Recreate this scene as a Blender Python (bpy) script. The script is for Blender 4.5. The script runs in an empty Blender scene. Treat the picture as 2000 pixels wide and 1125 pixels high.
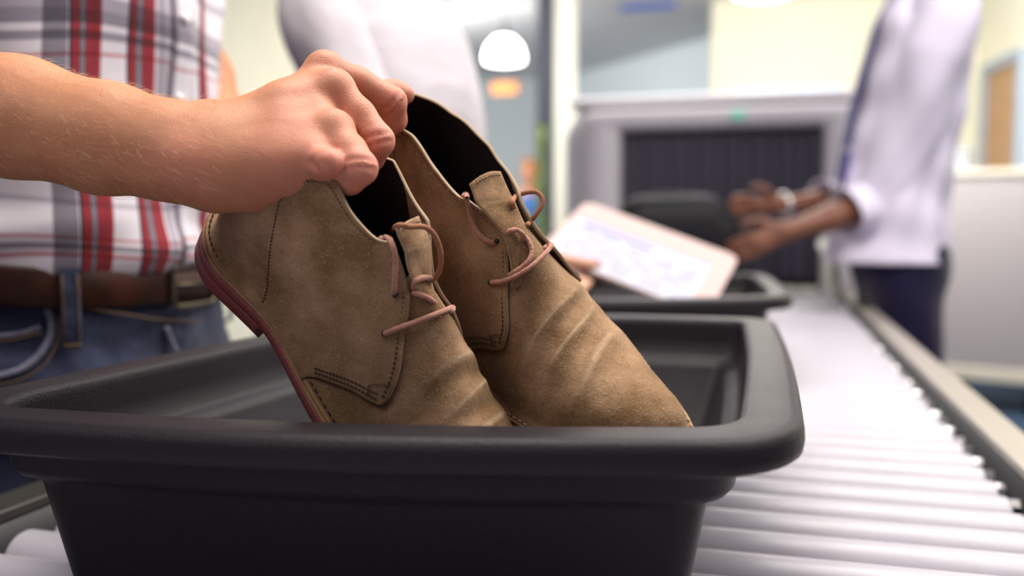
import bpy, math, random
import numpy as np
from mathutils import Vector, Matrix

# ------------------------------------------------------------------ camera
S = bpy.context.scene
F = 1780.0
PITCH = math.atan(132.5 / F); YAW = math.atan(500 / F * math.cos(PITCH))
fwd = np.array([-math.sin(YAW) * math.cos(PITCH), math.cos(YAW) * math.cos(PITCH), -math.sin(PITCH)])
rgt = np.array([math.cos(YAW), math.sin(YAW), 0.0])
upv = np.cross(rgt, fwd)
CAM = np.array([0.0, 0.0, 1.04])
cd = bpy.data.cameras.new('camera'); cam = bpy.data.objects.new('camera', cd); S.collection.objects.link(cam)
cam.location = CAM
cam.matrix_world = Matrix(((rgt[0], upv[0], -fwd[0], CAM[0]), (rgt[1], upv[1], -fwd[1], CAM[1]), (rgt[2], upv[2], -fwd[2], CAM[2]), (0, 0, 0, 1)))
cd.sensor_width = 36.0; cd.lens = 36.0 * F / 2000.0
cd.clip_start = 0.02
cd.dof.use_dof = True; cd.dof.focus_distance = 0.585; cd.dof.aperture_fstop = 2.9
S.camera = cam

# ------------------------------------------------------------------ world, light, exposure
W = bpy.data.worlds.new('hall_ambience'); S.world = W; W.use_nodes = True
W.node_tree.nodes['Background'].inputs[0].default_value = (0.82, 0.76, 0.98, 1)
W.node_tree.nodes['Background'].inputs[1].default_value = 0.19
S.view_settings.view_transform = 'Standard'; S.view_settings.look = 'None'
S.view_settings.exposure = 0.0; S.view_settings.gamma = 1.0; S.view_settings.use_curve_mapping = False

def area(name, loc, target, sx, sy, power, col):
    l = bpy.data.lights.new(name, 'AREA'); l.shape = 'RECTANGLE'; l.size = sx; l.size_y = sy
    l.energy = power; l.color = col
    o = bpy.data.objects.new(name, l); S.collection.objects.link(o); o.location = loc
    d = Vector(target) - Vector(loc); o.rotation_euler = d.to_track_quat('-Z', 'Y').to_euler()
    return o
area('ceiling_light_over_belt', (0.5, 1.5, 2.62), (-0.1, 0.9, 0.9), 0.9, 1.6, 38, (1.0, 0.95, 0.88))
area('added_top_key', (-0.35, 0.75, 2.6), (-0.3, 0.7, 0.9), 0.8, 0.8, 30, (1.0, 0.93, 0.84))  # unseen overhead key, added to brighten the hand and boots
area('ceiling_light_right_of_belt', (1.3, 0.9, 2.5), (-0.1, 0.65, 0.95), 0.7, 0.7, 22, (1.0, 0.93, 0.85))
area('added_front_fill', (-0.9, -0.7, 2.6), (-0.3, 0.6, 0.95), 1.2, 0.9, 14, (1.0, 0.97, 0.95))  # unseen lamp added behind the camera as frontal fill
area('ceiling_light_officer', (1.0, 2.2, 2.8), (0.4, 2.8, 1.1), 1.2, 1.2, 20, (1.0, 0.96, 1.0))
area('ceiling_light_hall', (-0.6, 4.6, 2.62), (-0.6, 5.0, 0.5), 2.0, 2.0, 120, (1.0, 0.97, 0.92))
area('ceiling_light_far', (-3.0, 7.0, 2.62), (-2.2, 9.0, 1.2), 1.6, 1.2, 120, (0.97, 1.0, 1.0))
area('ceiling_light_right', (0.9, 4.9, 2.62), (1.0, 6.9, 1.2), 1.3, 1.3, 100, (1.0, 0.96, 0.9))

# ------------------------------------------------------------------ helpers
def at(x, y, d):
    return CAM + (fwd + rgt * (x - 1000) / F + upv * (562.5 - y) / F) * d
def proj(P):
    v = np.asarray(P, float) - CAM; d = v @ fwd
    return np.stack([1000 + F * (v @ rgt) / d, 562.5 - F * (v @ upv) / d, d], -1)
def cr(xs, ys, x):
    """smooth (Catmull-Rom style) interpolation of a table"""
    xs = np.asarray(xs, float); ys = np.asarray(ys, float); x = np.clip(x, xs[0], xs[-1])
    m = np.gradient(ys, xs); i = np.clip(np.searchsorted(xs, x) - 1, 0, len(xs) - 2)
    h = xs[i + 1] - xs[i]; t = (x - xs[i]) / h
    return (2*t**3-3*t**2+1)*ys[i] + (t**3-2*t**2+t)*h*m[i] + (-2*t**3+3*t**2)*ys[i+1] + (t**3-t**2)*h*m[i+1]
def sm(a, b, x):
    t = np.clip((x - a) / (b - a), 0, 1); return t * t * (3 - 2 * t)
def spline(P, n):
    """Catmull-Rom through 3D points, n samples, even arc length"""
    P = np.asarray(P, float); Q = np.vstack([2*P[0]-P[1], P, 2*P[-1]-P[-2]]); out = []
    for k in range(len(P) - 1):
        a, b, c, d = Q[k:k+4]; t = np.linspace(0, 1, 24, endpoint=(k == len(P) - 2))[:, None]
        out.append(0.5*((2*b)+(c-a)*t+(2*a-5*b+4*c-d)*t*t+(3*b-a-3*c+d)*t**3))
    return resample(np.vstack(out), n)
def resample(P, n):
    s = np.r_[0, np.cumsum(np.linalg.norm(np.diff(P, axis=0), axis=1))]; q = np.linspace(0, s[-1], n)
    return np.stack([np.interp(q, s, P[:, k]) for k in range(P.shape[1])], 1)

class MB:
    def __init__(s): s.v = []; s.f = []; s.m = []; s.n = 0
    def add(s, V, Fs, mi=0):
        V = np.asarray(V, float).reshape(-1, 3); s.v.append(V)
        for f in Fs: s.f.append([i + s.n for i in f]); s.m.append(mi)
        s.n += len(V)
    def grid(s, G, mi=0, cu=False, cv=False, flip=False):
        a, b = G.shape[:2]; Fs = []
        for i in range(a if cu else a - 1):
            for j in range(b if cv else b - 1):
                q = [i*b+j, ((i+1) % a)*b+j, ((i+1) % a)*b+(j+1) % b, i*b+(j+1) % b]
                Fs.append(q[::-1] if flip else q)
        s.add(G.reshape(-1, 3), Fs, mi)
    def box(s, lo, hi, mi=0, M=None):
        x0, y0, z0 = lo; x1, y1, z1 = hi
        V = np.array([(x0,y0,z0),(x1,y0,z0),(x1,y1,z0),(x0,y1,z0),(x0,y0,z1),(x1,y0,z1),(x1,y1,z1),(x0,y1,z1)], float)
        if M is not None: V = np.array([M @ Vector(p) for p in V])
        s.add(V, [(0,3,2,1),(4,5,6,7),(0,1,5,4),(1,2,6,5),(2,3,7,6),(3,0,4,7)], mi)
    def tube(s, P, r, seg=10, mi=0, cap=True, flat=None):
        P = np.asarray(P, float); n = len(P); T = np.gradient(P, axis=0); T /= np.linalg.norm(T, axis=1)[:, None] + 1e-12
        r = np.broadcast_to(np.asarray(r, float), (n,)); ref = np.array([0, 0, 1.0]) if abs(T[0][2]) < .9 else np.array([1.0, 0, 0])
        if flat is not None: ref = np.asarray(flat, float)
        u = np.cross(T[0], ref); u /= np.linalg.norm(u); G = np.zeros((n, seg, 3)); a = np.linspace(0, 2*np.pi, seg, endpoint=False)
        for i in range(n):
            u = u - T[i]*(u @ T[i]); u /= np.linalg.norm(u) + 1e-12; w = np.cross(T[i], u)
            G[i] = P[i] + r[i]*(np.cos(a)[:, None]*u + np.sin(a)[:, None]*w)
        s.grid(G, mi, cv=True)
        if cap:
            b = s.n - n*seg; s.f.append([b + j for j in range(seg)]); s.m.append(mi)
            s.f.append([b + (n-1)*seg + j for j in range(seg)][::-1]); s.m.append(mi)
    def cyl(s, a, b, r, seg=32, mi=0, r2=None):
        a = np.asarray(a, float); b = np.asarray(b, float)
        s.tube([a, a + (b-a)*.5, b], [r, (r + (r2 or r))/2, r2 or r], seg, mi)
    def lathe(s, c, prof, seg=40, mi=0):
        a = np.linspace(0, 2*np.pi, seg, endpoint=False); G = np.zeros((len(prof), seg, 3))
        for i, (r, z) in enumerate(prof): G[i] = np.stack([c[0]+r*np.cos(a), c[1]+r*np.sin(a), np.full(seg, c[2]+z)], 1)
        s.grid(G, mi, cv=True, flip=True)

def obj(name, mb, mats, parent=None, smooth=True, bevel=0, solid=None, fix=False, **props):
    """mb: MB or (verts, faces); verts are in world space"""
    if isinstance(mb, MB): V = np.vstack(mb.v); Fs = mb.f; mi = mb.m
    else: V, Fs = mb; V = np.asarray(V); mi = None
    me = bpy.data.meshes.new(name)
    off = np.array(parent['_w']) if parent is not None else np.zeros(3)
    me.from_pydata((V - off).tolist(), [], [list(map(int, f)) for f in Fs]); me.update()
    if not isinstance(mats, (list, tuple)): mats = [mats]
    for m in mats: me.materials.append(m)
    if mi is not None and any(mi): me.polygons.foreach_set('material_index', mi)
    if smooth: me.polygons.foreach_set('use_smooth', [True]*len(me.polygons))
    if fix:
        import bmesh
        bm = bmesh.new(); bm.from_mesh(me); bmesh.ops.recalc_face_normals(bm, faces=bm.faces); bm.to_mesh(me); bm.free()
    o = bpy.data.objects.new(name, me); S.collection.objects.link(o)
    if parent is not None: o.parent = parent
    o['_w'] = [0.0, 0.0, 0.0] if parent is None else list(map(float, off))
    if bevel:
        b = o.modifiers.new('bevel', 'BEVEL'); b.width = bevel; b.segments = 3; b.limit_method = 'ANGLE'; b.angle_limit = 0.6
        if smooth: me.set_sharp_from_angle(angle=1.0)
    if solid:
        b = o.modifiers.new('thickness', 'SOLIDIFY'); b.thickness = solid[0]; b.offset = solid[1]
        if len(solid) > 2: b.material_offset = solid[2]; b.material_offset_rim = solid[3]
    for k, v in props.items(): o[k] = v
    return o
def empty(name, loc, label=None, category=None, group=None):
    o = bpy.data.objects.new(name, None); S.collection.objects.link(o); o.location = [float(c) for c in loc]
    o['_w'] = [float(c) for c in loc]; o.empty_display_size = .05
    tag(o, label, category, group); return o
def tag(o, label=None, category=None, group=None):
    if label: o['label'] = label
    if category: o['category'] = category
    if group: o['group'] = group
    return o

# ------------------------------------------------------------------ materials
def nd(nt, t, **k):
    n = nt.nodes.new(t)
    for a, b in k.items():
        if a.startswith('i_'):
            key = a[2:]; key = int(key) if key.isdigit() else key.replace('_', ' ')
            n.inputs[key].default_value = b
        else: setattr(n, a, b)
    return n
def mat(name, col, rough=.5, metal=0, spec=.5, bump=0, bscale=100, bdet=3, col2=None, cscale=8, cdet=3, lo=.35, hi=.65, emit=0, coat=0, sheen=0, sss=0, trans=0, alpha=None, rvar=0):
    m = bpy.data.materials.new(name); m.use_nodes = True; nt = m.node_tree; b = nt.nodes['Principled BSDF']; L = nt.links.new
    b.inputs['Base Color'].default_value = (*col, 1); b.inputs['Roughness'].default_value = rough; b.inputs['Metallic'].default_value = metal
    b.inputs['Specular IOR Level'].default_value = spec; b.inputs['Coat Weight'].default_value = coat; b.inputs['Sheen Weight'].default_value = sheen
    b.inputs['Transmission Weight'].default_value = trans
    if sss:
        b.inputs['Subsurface Weight'].default_value = sss; b.inputs['Subsurface Radius'].default_value = (.012, .004, .002); b.inputs['Subsurface Scale'].default_value = .6
    if emit: b.inputs['Emission Color'].default_value = (*col, 1); b.inputs['Emission Strength'].default_value = emit
    tc = nd(nt, 'ShaderNodeTexCoord')
    if col2:
        n = nd(nt, 'ShaderNodeTexNoise', i_Scale=cscale, i_Detail=cdet); L(tc.outputs['Object'], n.inputs['Vector'])
        r = nd(nt, 'ShaderNodeMapRange', i_1=lo, i_2=hi); L(n.outputs['Fac'], r.inputs['Value'])
        x = nd(nt, 'ShaderNodeMix', data_type='RGBA'); x.inputs[6].default_value = (*col, 1); x.inputs[7].default_value = (*col2, 1)
        L(r.outputs[0], x.inputs[0]); L(x.outputs[2], b.inputs['Base Color'])
    if rvar:
        n = nd(nt, 'ShaderNodeTexNoise', i_Scale=30, i_Detail=4); L(tc.outputs['Object'], n.inputs['Vector'])
        r = nd(nt, 'ShaderNodeMapRange', i_3=rough-rvar, i_4=rough+rvar); L(n.outputs['Fac'], r.inputs['Value']); L(r.outputs[0], b.inputs['Roughness'])
    if bump:
        n = nd(nt, 'ShaderNodeTexNoise', i_Scale=bscale, i_Detail=bdet); L(tc.outputs['Object'], n.inputs['Vector'])
        bp = nd(nt, 'ShaderNodeBump', i_Strength=bump, i_Distance=.001); L(n.outputs['Fac'], bp.inputs['Height']); L(bp.outputs[0], b.inputs['Normal'])
    return m
M = {}
M['bin'] = mat('bin_plastic', (.020, .0172, .0205), .36, spec=.15, bump=.5, bscale=900, bdet=2, rvar=.05)
M['roller'] = mat('roller_plastic', (.415, .395, .44), .34, spec=.42, col2=(.39, .37, .415), cscale=14, cdet=6, rvar=.05)
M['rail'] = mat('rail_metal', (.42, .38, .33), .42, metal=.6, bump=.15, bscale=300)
M['rail_shaded'] = mat('rail_metal_shaded', (.07, .065, .058), .4, metal=.6)  # left rail: the man's shade painted as a darker copy of the metal
M['darkgap'] = mat('bracket_black', (.012, .012, .014), .5)
M['steel'] = mat('steel', (.55, .53, .54), .3, metal=1)
M['wall'] = mat('wall_cream_paint', (.78, .76, .62), .85, bump=.1, bscale=60, col2=(.74, .72, .6), cscale=2)
M['wall_blue'] = mat('wall_pale_blue_paint', (.76, .82, .83), .85, bump=.1, bscale=60)
M['wall_grey'] = mat('wall_grey_paint', (.50, .53, .54), .85, bump=.1, bscale=60)
M['ceil'] = mat('ceiling_grey_tile', (.72, .70, .70), .9, bump=.2, bscale=90)
M['carpet'] = mat('carpet_blue', (.015, .04, .085), .95, bump=.8, bscale=600, col2=(.02, .05, .11), cscale=200)
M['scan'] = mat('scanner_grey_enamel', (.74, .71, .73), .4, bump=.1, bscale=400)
M['scan_d'] = mat('scanner_darker_enamel', (.56, .53, .56), .45, bump=.1, bscale=400)  # darker grey enamel of the bezel and base cabinet
M['curtain'] = mat('lead_curtain', (.034, .030, .052), .55, bump=.3, bscale=80)
M['lampglow'] = mat('lamp_glass_glow', (1.0, .98, .92), .4, emit=9)
M['lampcap'] = mat('lamp_cap', (.05, .05, .055), .4)
M['post'] = mat('post_cream', (.72, .71, .62), .5, bump=.1, bscale=200)
M['postdark'] = mat('post_dark', (.05, .055, .08), .5)
M['door'] = mat('door_oak', (.42, .24, .11), .5, bump=.2, bscale=100, col2=(.36, .19, .08), cscale=12)
M['doorframe'] = mat('door_frame_blue', (.30, .36, .45), .5)
M['cab'] = mat('cabinet_brushed', (.42, .39, .41), .33, metal=.35, bump=.1, bscale=300)
M['cabbase'] = mat('cabinet_base_cream', (.6, .56, .48), .6)
M['orange'] = mat('orange_signboard', (.75, .28, .06), .6)
M['blue'] = mat('blue_signboard', (.06, .12, .5), .5)
M['bluelight'] = mat('pale_blue_acrylic', (.42, .68, .85), .3)
M['leaf'] = mat('leaf_green', (.22, .32, .04), .6, col2=(.36, .46, .08), cscale=30)
M['pot'] = mat('pot_dark', (.05, .05, .06), .6)

# ------------------------------------------------------------------ the hall
def slab(name, lo, hi, m, **k):
    b = MB(); b.box(lo, hi); return obj(name, b, m, smooth=False, **k)
slab('floor', (-7, -1.5, -.05), (6, 13, 0), M['carpet'], kind='structure')
slab('ceiling', (-7, 4.2, 2.7), (6, 13, 2.8), M['ceil'], kind='structure')
def vwall(name, p, q, m, th=.08, z1=2.7):
    """vertical wall from ground point p to q"""
    p = np.array([*p, 0.]); q = np.array([*q, 0.]); d = q - p; n = np.array([-d[1], d[0], 0]); n *= th/np.linalg.norm(n)
    b = MB(); V = [p, q, q+n, p+n]; V = V + [v + [0, 0, z1] for v in V]
    b.add(V, [(0,3,2,1),(4,5,6,7),(0,1,5,4),(1,2,6,5),(2,3,7,6),(3,0,4,7)])
    return obj(name, b, m, smooth=False, kind='structure')
vwall('wall_left', (-3.1, 3.2), (-2.5, 5.6), M['wall'])
vwall('wall_back', (-6.0, 9.6), (-1.6, 10.7), M['wall_grey'])
vwall('wall_far', (-2.4, 10.62), (0.4, 7.62), M['wall_blue'])
S1 = at(1930, 430, 6.5)[:2]; S2 = at(1985, 430, 5.95)[:2]; sdv = (S2-S1)/np.linalg.norm(S2-S1); S0 = S1 - sdv*.35; S3 = S1 + sdv*4.6
vwall('wall_right', (-0.435, 7.17), tuple(S0), M['wall'])
vwall('wall_side', tuple(S0), tuple(S3), M['wall'])

# oak door standing in the right-hand wall
wd = sdv; wn = np.array([wd[1], -wd[0]])
def onwall(s, z, o): p = S0 + wd*s + wn*o; return [p[0], p[1], z]
def wallbox(mb, s0, s1, z0, z1, o0, o1):
    V = [onwall(s0,z0,o0),onwall(s1,z0,o0),onwall(s1,z0,o1),onwall(s0,z0,o1),onwall(s0,z1,o0),onwall(s1,z1,o0),onwall(s1,z1,o1),onwall(s0,z1,o1)]
    mb.add(V, [(0,3,2,1),(4,5,6,7),(0,1,5,4),(1,2,6,5),(2,3,7,6),(3,0,4,7)])
D0, D1 = .37, 1.0
b = MB(); wallbox(b, D0, D1, 0, 2.06, .005, .045); dr = obj('door_1', b, M['door'], smooth=False, fix=True, kind='structure')
b = MB(); wallbox(b, D0-.07, D0, 0, 2.13, .0, .07); wallbox(b, D1, D1+.07, 0, 2.13, 0, .07); wallbox(b, D0, D1, 2.06, 2.13, 0, .07)
obj('door_frame', b, M['doorframe'], dr, smooth=False, fix=True)
b = MB(); b.tube([onwall(D1-.08, 1.0, .045), onwall(D1-.08, 1.0, .09), onwall(D1-.2, 1.0, .09)], .011, 8); obj('door_handle', b, M['steel'], dr)

# white upright post with its dark edge
r = empty('square_post', (-1.3, 5.88, 0), 'tall cream square post rising behind the shoes, dark down its left edge', 'post')
b = MB(); b.box((-1.352, 5.84, 0), (-1.232, 5.98, 2.7)); obj('post_body', b, M['post'], r, bevel=.008)
b = MB(); b.box((-1.47, 5.85, 0), (-1.365, 5.95, 2.7)); obj('post_dark_edge', b, M['postdark'], r, bevel=.005)

# plant between the posts
PL = at(1055, 430, 5.3)[:2]
r = empty('potted_plant', (*PL, 0), 'slim green climbing plant in a dark pot beside the cream post', 'plant')
b = MB(); b.lathe((*PL, 0), [(0, 0), (.13, 0), (.17, .35), (.15, .36), (.14, .33), (0, .33)], 24); obj('pot', b, M['pot'], r)
b = MB(); b.tube(spline([(PL[0],PL[1],.3),(PL[0]-.01,PL[1],1.0),(PL[0]+.01,PL[1],1.58)], 20), .012, 6); obj('stem', b, M['leaf'], r)
rnd = random.Random(4); b = MB()
for k in range(230):
    z = rnd.uniform(.5, 1.6); a = rnd.uniform(0, 6.28); c = np.array([*PL, z]); d = np.array([math.cos(a), math.sin(a), rnd.uniform(-.3, .5)]); l = rnd.uniform(.03, .055)
    s = np.cross(d, [0, 0, 1]); s /= np.linalg.norm(s)
    b.add([c, c+d*l*.5+s*.02, c+d*l-[0,0,.01], c+d*l*.5-s*.02], [(0,1,2,3)])
obj('foliage', b, M['leaf'], r)

# pendant lamps
def pendant(c, R, label, zc=2.7):
    r = empty('pendant_lamp', c, label, 'lamp', 'dome pendant lamps in the hall')
    b = MB(); b.lathe(c, [(.02, R*1.25), (R*.5, R*1.12), (R*.86, R*.72), (R, R*.2), (R, 0), (R*.97, -.006), (R*.6, -R*.12), (0.001, -R*.16)], 36)
    obj('lamp_shade', b, M['lampglow'], r)
    b = MB(); b.lathe(c, [(.001, R*1.6), (.03, R*1.6), (.045, R*1.22), (.02, R*1.2)], 20); obj('lamp_cap', b, M['lampcap'], r)
    b = MB(); b.cyl((c[0], c[1], c[2]+R*1.5), (c[0], c[1], zc), .006, 8); obj('cord', b, M['lampcap'], r)
pendant((-1.976, 6.836, 2.26), .15, 'glowing white dome pendant lamp left of the cream post')
pendant((-0.05, 5.29, 2.285), .16, 'glowing dome pendant lamp at the top edge above the scanner')
L_ = bpy.data.lights.new('pendant_bulb', 'POINT'); L_.energy = 12; L_.shadow_soft_size = .1; L_.color = (1, .95, .8)
o = bpy.data.objects.new('pendant_bulb', L_); S.collection.objects.link(o); o.location = (-0.05, 5.29, 2.12)

# hanging signboards
def board(name, c, w, h, m, label, th=.04):
    r = empty(name, c, label, 'sign')
    b = MB(); b.box((c[0]-w/2, c[1], c[2]-h/2), (c[0]+w/2, c[1]+th, c[2]+h/2)); obj('board', b, m, r, bevel=.006)
    for s in (-1, 1): b = MB(); b.cyl((c[0]+s*w*.4, c[1]+th/2, c[2]+h/2), (c[0]+s*w*.4, c[1]+th/2, 2.7), .006, 8); obj('hanger', b, M['lampcap'], r)
board('hanging_sign', tuple(at(985, 172, 8.4)), .25, .11, M['orange'], 'small orange hanging sign just below the bright lamp')
board('hanging_sign', tuple(at(1265, 0, 7.0)), .42, .13, M['blue'], 'blue hanging sign cut by the top edge of the photo')

# ceiling beam in the far hall and a lit soffit

# stainless counter cabinet at right
r = empty('counter_cabinet', (1.6, 5.4, 0), 'grey metal counter cabinet behind the officer, with a pale top edge', 'cabinet')
cw = np.array([.85, -.30]); cw /= np.linalg.norm(cw); cn = np.array([-cw[1], cw[0]]); c0 = np.array([.90, 5.50])
def cabbox(mb, s0, s1, t0, t1, z0, z1):
    q = [c0+cw*s+cn*t for s, t in ((s0,t0),(s1,t0),(s1,t1),(s0,t1))]
    V = [[*p, z0] for p in q] + [[*p, z1] for p in q]
    mb.add(V, [(0,3,2,1),(4,5,6,7),(0,1,5,4),(1,2,6,5),(2,3,7,6),(3,0,4,7)])
b = MB(); cabbox(b, 0, .60, 0, .36, .24, 1.28); obj('cabinet_body', b, M['cab'], r, bevel=.012)
b = MB(); cabbox(b, -.02, .62, -.02, .38, 1.28, 1.31); obj('counter_top', b, M['cabbase'], r, bevel=.006)
b = MB(); cabbox(b, .01, .59, -.012, .36, .17, .24); obj('base_trim', b, M['cabbase'], r, bevel=.006)
for s in (.08, .46):
    for t in (.05, .26): b = MB(); cabbox(b, s, s+.07, t, t+.07, 0, .17); obj('foot', b, M['darkgap'], r)
r = empty('document_box', tuple([*(c0+cw*.1+cn*.17), 1.31]), 'pale grey box standing on the counter cabinet', 'box')
b = MB(); cabbox(b, .02, .13, .05, .3, 1.31, 1.43); obj('box_body', b, mat('box_pale', (.30, .32, .36), .6), r, bevel=.01)
b = MB(); cabbox(b, .015, .135, .045, .305, 1.40, 1.435); obj('lid', b, mat('box_lid', (.27, .29, .33), .6), r, bevel=.008)

# ------------------------------------------------------------------ roller conveyor
ZR = 0.78
cv = empty('roller_conveyor', (-.185, 1.8, 0), 'long white roller conveyor with beige metal side rails running to the scanner', 'conveyor')
YC0, YC1 = -.25, 3.50
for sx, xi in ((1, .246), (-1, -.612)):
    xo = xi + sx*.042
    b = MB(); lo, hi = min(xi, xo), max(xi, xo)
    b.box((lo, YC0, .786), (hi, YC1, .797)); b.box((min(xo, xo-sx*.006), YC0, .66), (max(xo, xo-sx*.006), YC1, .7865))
    obj('side_rail', b, M['rail' if sx > 0 else 'rail_shaded'], cv, bevel=.0025)
    b = MB(); b.box((min(xi, xi+sx*.004), YC0, .66), (max(xi, xi+sx*.004), YC1, .786)); b.box((min(xi-sx*.012, xi), YC0, .70), (max(xi-sx*.012, xi), YC1, .712))
    obj('roller_bracket', b, M['darkgap'], cv)
for y in (.1, 1.7, 3.3):
    for x in (-.64, .27):
        b = MB(); b.box((x-.025, y-.025, 0), (x+.025, y+.025, .665)); obj('leg', b, M['rail'], cv, bevel=.004)
b = MB(); n = 28; a = np.linspace(0, 2*np.pi, 40, endpoint=False); X = [-.598, -.597, -.595, -.2, .22, .223, .224]; Rr = [.019, .0235, .0245, .0245, .0245, .0235, .019]
G = np.array([[(x, r_*math.cos(t), r_*math.sin(t)) for t in a] for x, r_ in zip(X, Rr)]); b.grid(G, cv=True)
b.f.append(list(range(40))); b.m.append(0); b.f.append([6*40+j for j in range(40)][::-1]); b.m.append(0)
me0 = None; pitch = .0540; k = 0; y = -.2
while y < YC1 - .03:
    if me0 is None:
        o0 = obj('roller', b, M['roller'], None, fix=True); me0 = o0.data; del o0['_w']
        b2 = MB(); b2.cyl((-.611, 0, 0), (.245, 0, 0), .009, 6)
        a0 = obj('axle', b2, M['steel'], None, smooth=False); me1 = a0.data; o, ax = o0, a0
    else:
        o = bpy.data.objects.new('roller', me0); S.collection.objects.link(o)
        ax = bpy.data.objects.new('axle', me1); S.collection.objects.link(ax)
    o.parent = cv; o.location = (0 + .185, y - 1.8, ZR - .0245); ax.parent = o
    o.rotation_euler = (k*1.7, 0, 0)
    y += pitch; k += 1

# ------------------------------------------------------------------ x-ray scanner
r = empty('baggage_scanner', (-.16, 4.1, 0), 'big grey baggage x-ray scanner at the end of the roller conveyor', 'scanner')
def archloop(x0, x1, z0, z1, R, Y, n=8):
    P = [(x0, z0)]
    for k in range(n+1): t = math.pi - math.pi/2*k/n; P.append((x0+R+R*math.cos(t), z1-R+R*math.sin(t)))
    for k in range(n+1): t = math.pi/2 - math.pi/2*k/n; P.append((x1-R+R*math.cos(t), z1-R+R*math.sin(t)))
    P.append((x1, z0)); return np.array([(p[0], Y, p[1]) for p in P])
b = MB()
loops = [archloop(-.56, .19, .60, 1.385, .012, 3.75), archloop(-.56, .19, .60, 1.385, .012, 3.56), archloop(-.575, .205, .60, 1.40, .02, 3.53), archloop(-.70, .36, .60, 1.455, .05, 3.53), archloop(-.715, .375, .60, 1.465, .06, 3.56), archloop(-.715, .375, .60, 1.465, .06, 4.9)]
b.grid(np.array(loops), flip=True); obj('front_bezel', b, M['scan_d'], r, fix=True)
b = MB()
loops = [archloop(-.73, .39, .72, 1.42, .10, 3.62), archloop(-.78, .44, .70, 1.46, .12, 3.62), archloop(-.80, .46, .70, 1.485, .13, 3.66), archloop(-.80, .46, .70, 1.485, .13, 5.0)]
b.grid(np.array(loops), flip=True); obj('hood', b, M['scan'], r, fix=True)
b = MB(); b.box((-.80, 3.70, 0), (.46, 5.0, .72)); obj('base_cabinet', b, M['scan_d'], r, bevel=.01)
b = MB(); b.box((-.78, 3.6, 1.487), (.44, 4.9, 1.525)); obj('top_panel', b, M['scan'], r, bevel=.02)
b = MB(); b.box((-.14, 3.515, 1.413), (-.09, 3.531, 1.448)); obj('indicator', b, mat('indicator_green', (.18, .55, .42), .4, emit=.25), r, bevel=.004)
for k in range(15):
    x0 = -.558 + k*.0497; b = MB(); X = np.linspace(0, .052, 5); Zs = np.linspace(1.384, .79, 14); G = np.zeros((5, 14, 3))
    for i, xx in enumerate(X):
        for j, z in enumerate(Zs): G[i, j] = (x0+xx, 3.60 + (k % 2)*.004 - .006*math.sin(math.pi*i/4) - .01*sm(1.1, .8, z)*math.sin(k*2.1), z)
    b.grid(G); obj('curtain_strip', b, M['curtain'], r, solid=(.003, 0))
r = empty('sign_panel', (-.04, 4.0, 1.525), 'pale blue acrylic panel standing on top of the scanner', 'panel')
b = MB(); b.box((-.13, 4.0, 1.525), (.28, 4.02, 1.585)); obj('panel', b, M['bluelight'], r, bevel=.004)
r = empty('guard_post', (.17, 3.3, .79), 'cream curved guard plate at the conveyor side beside the officer', 'guard')
P = spline([(.20, 3.30, .795), (.195, 3.28, .90), (.185, 3.22, .955), (.17, 3.05, .96), (.185, 2.92, .92), (.20, 2.86, .80)], 30)
b = MB(); b.tube(P, .018, 12); obj('guard_rail', b, M['post'], r)

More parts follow.
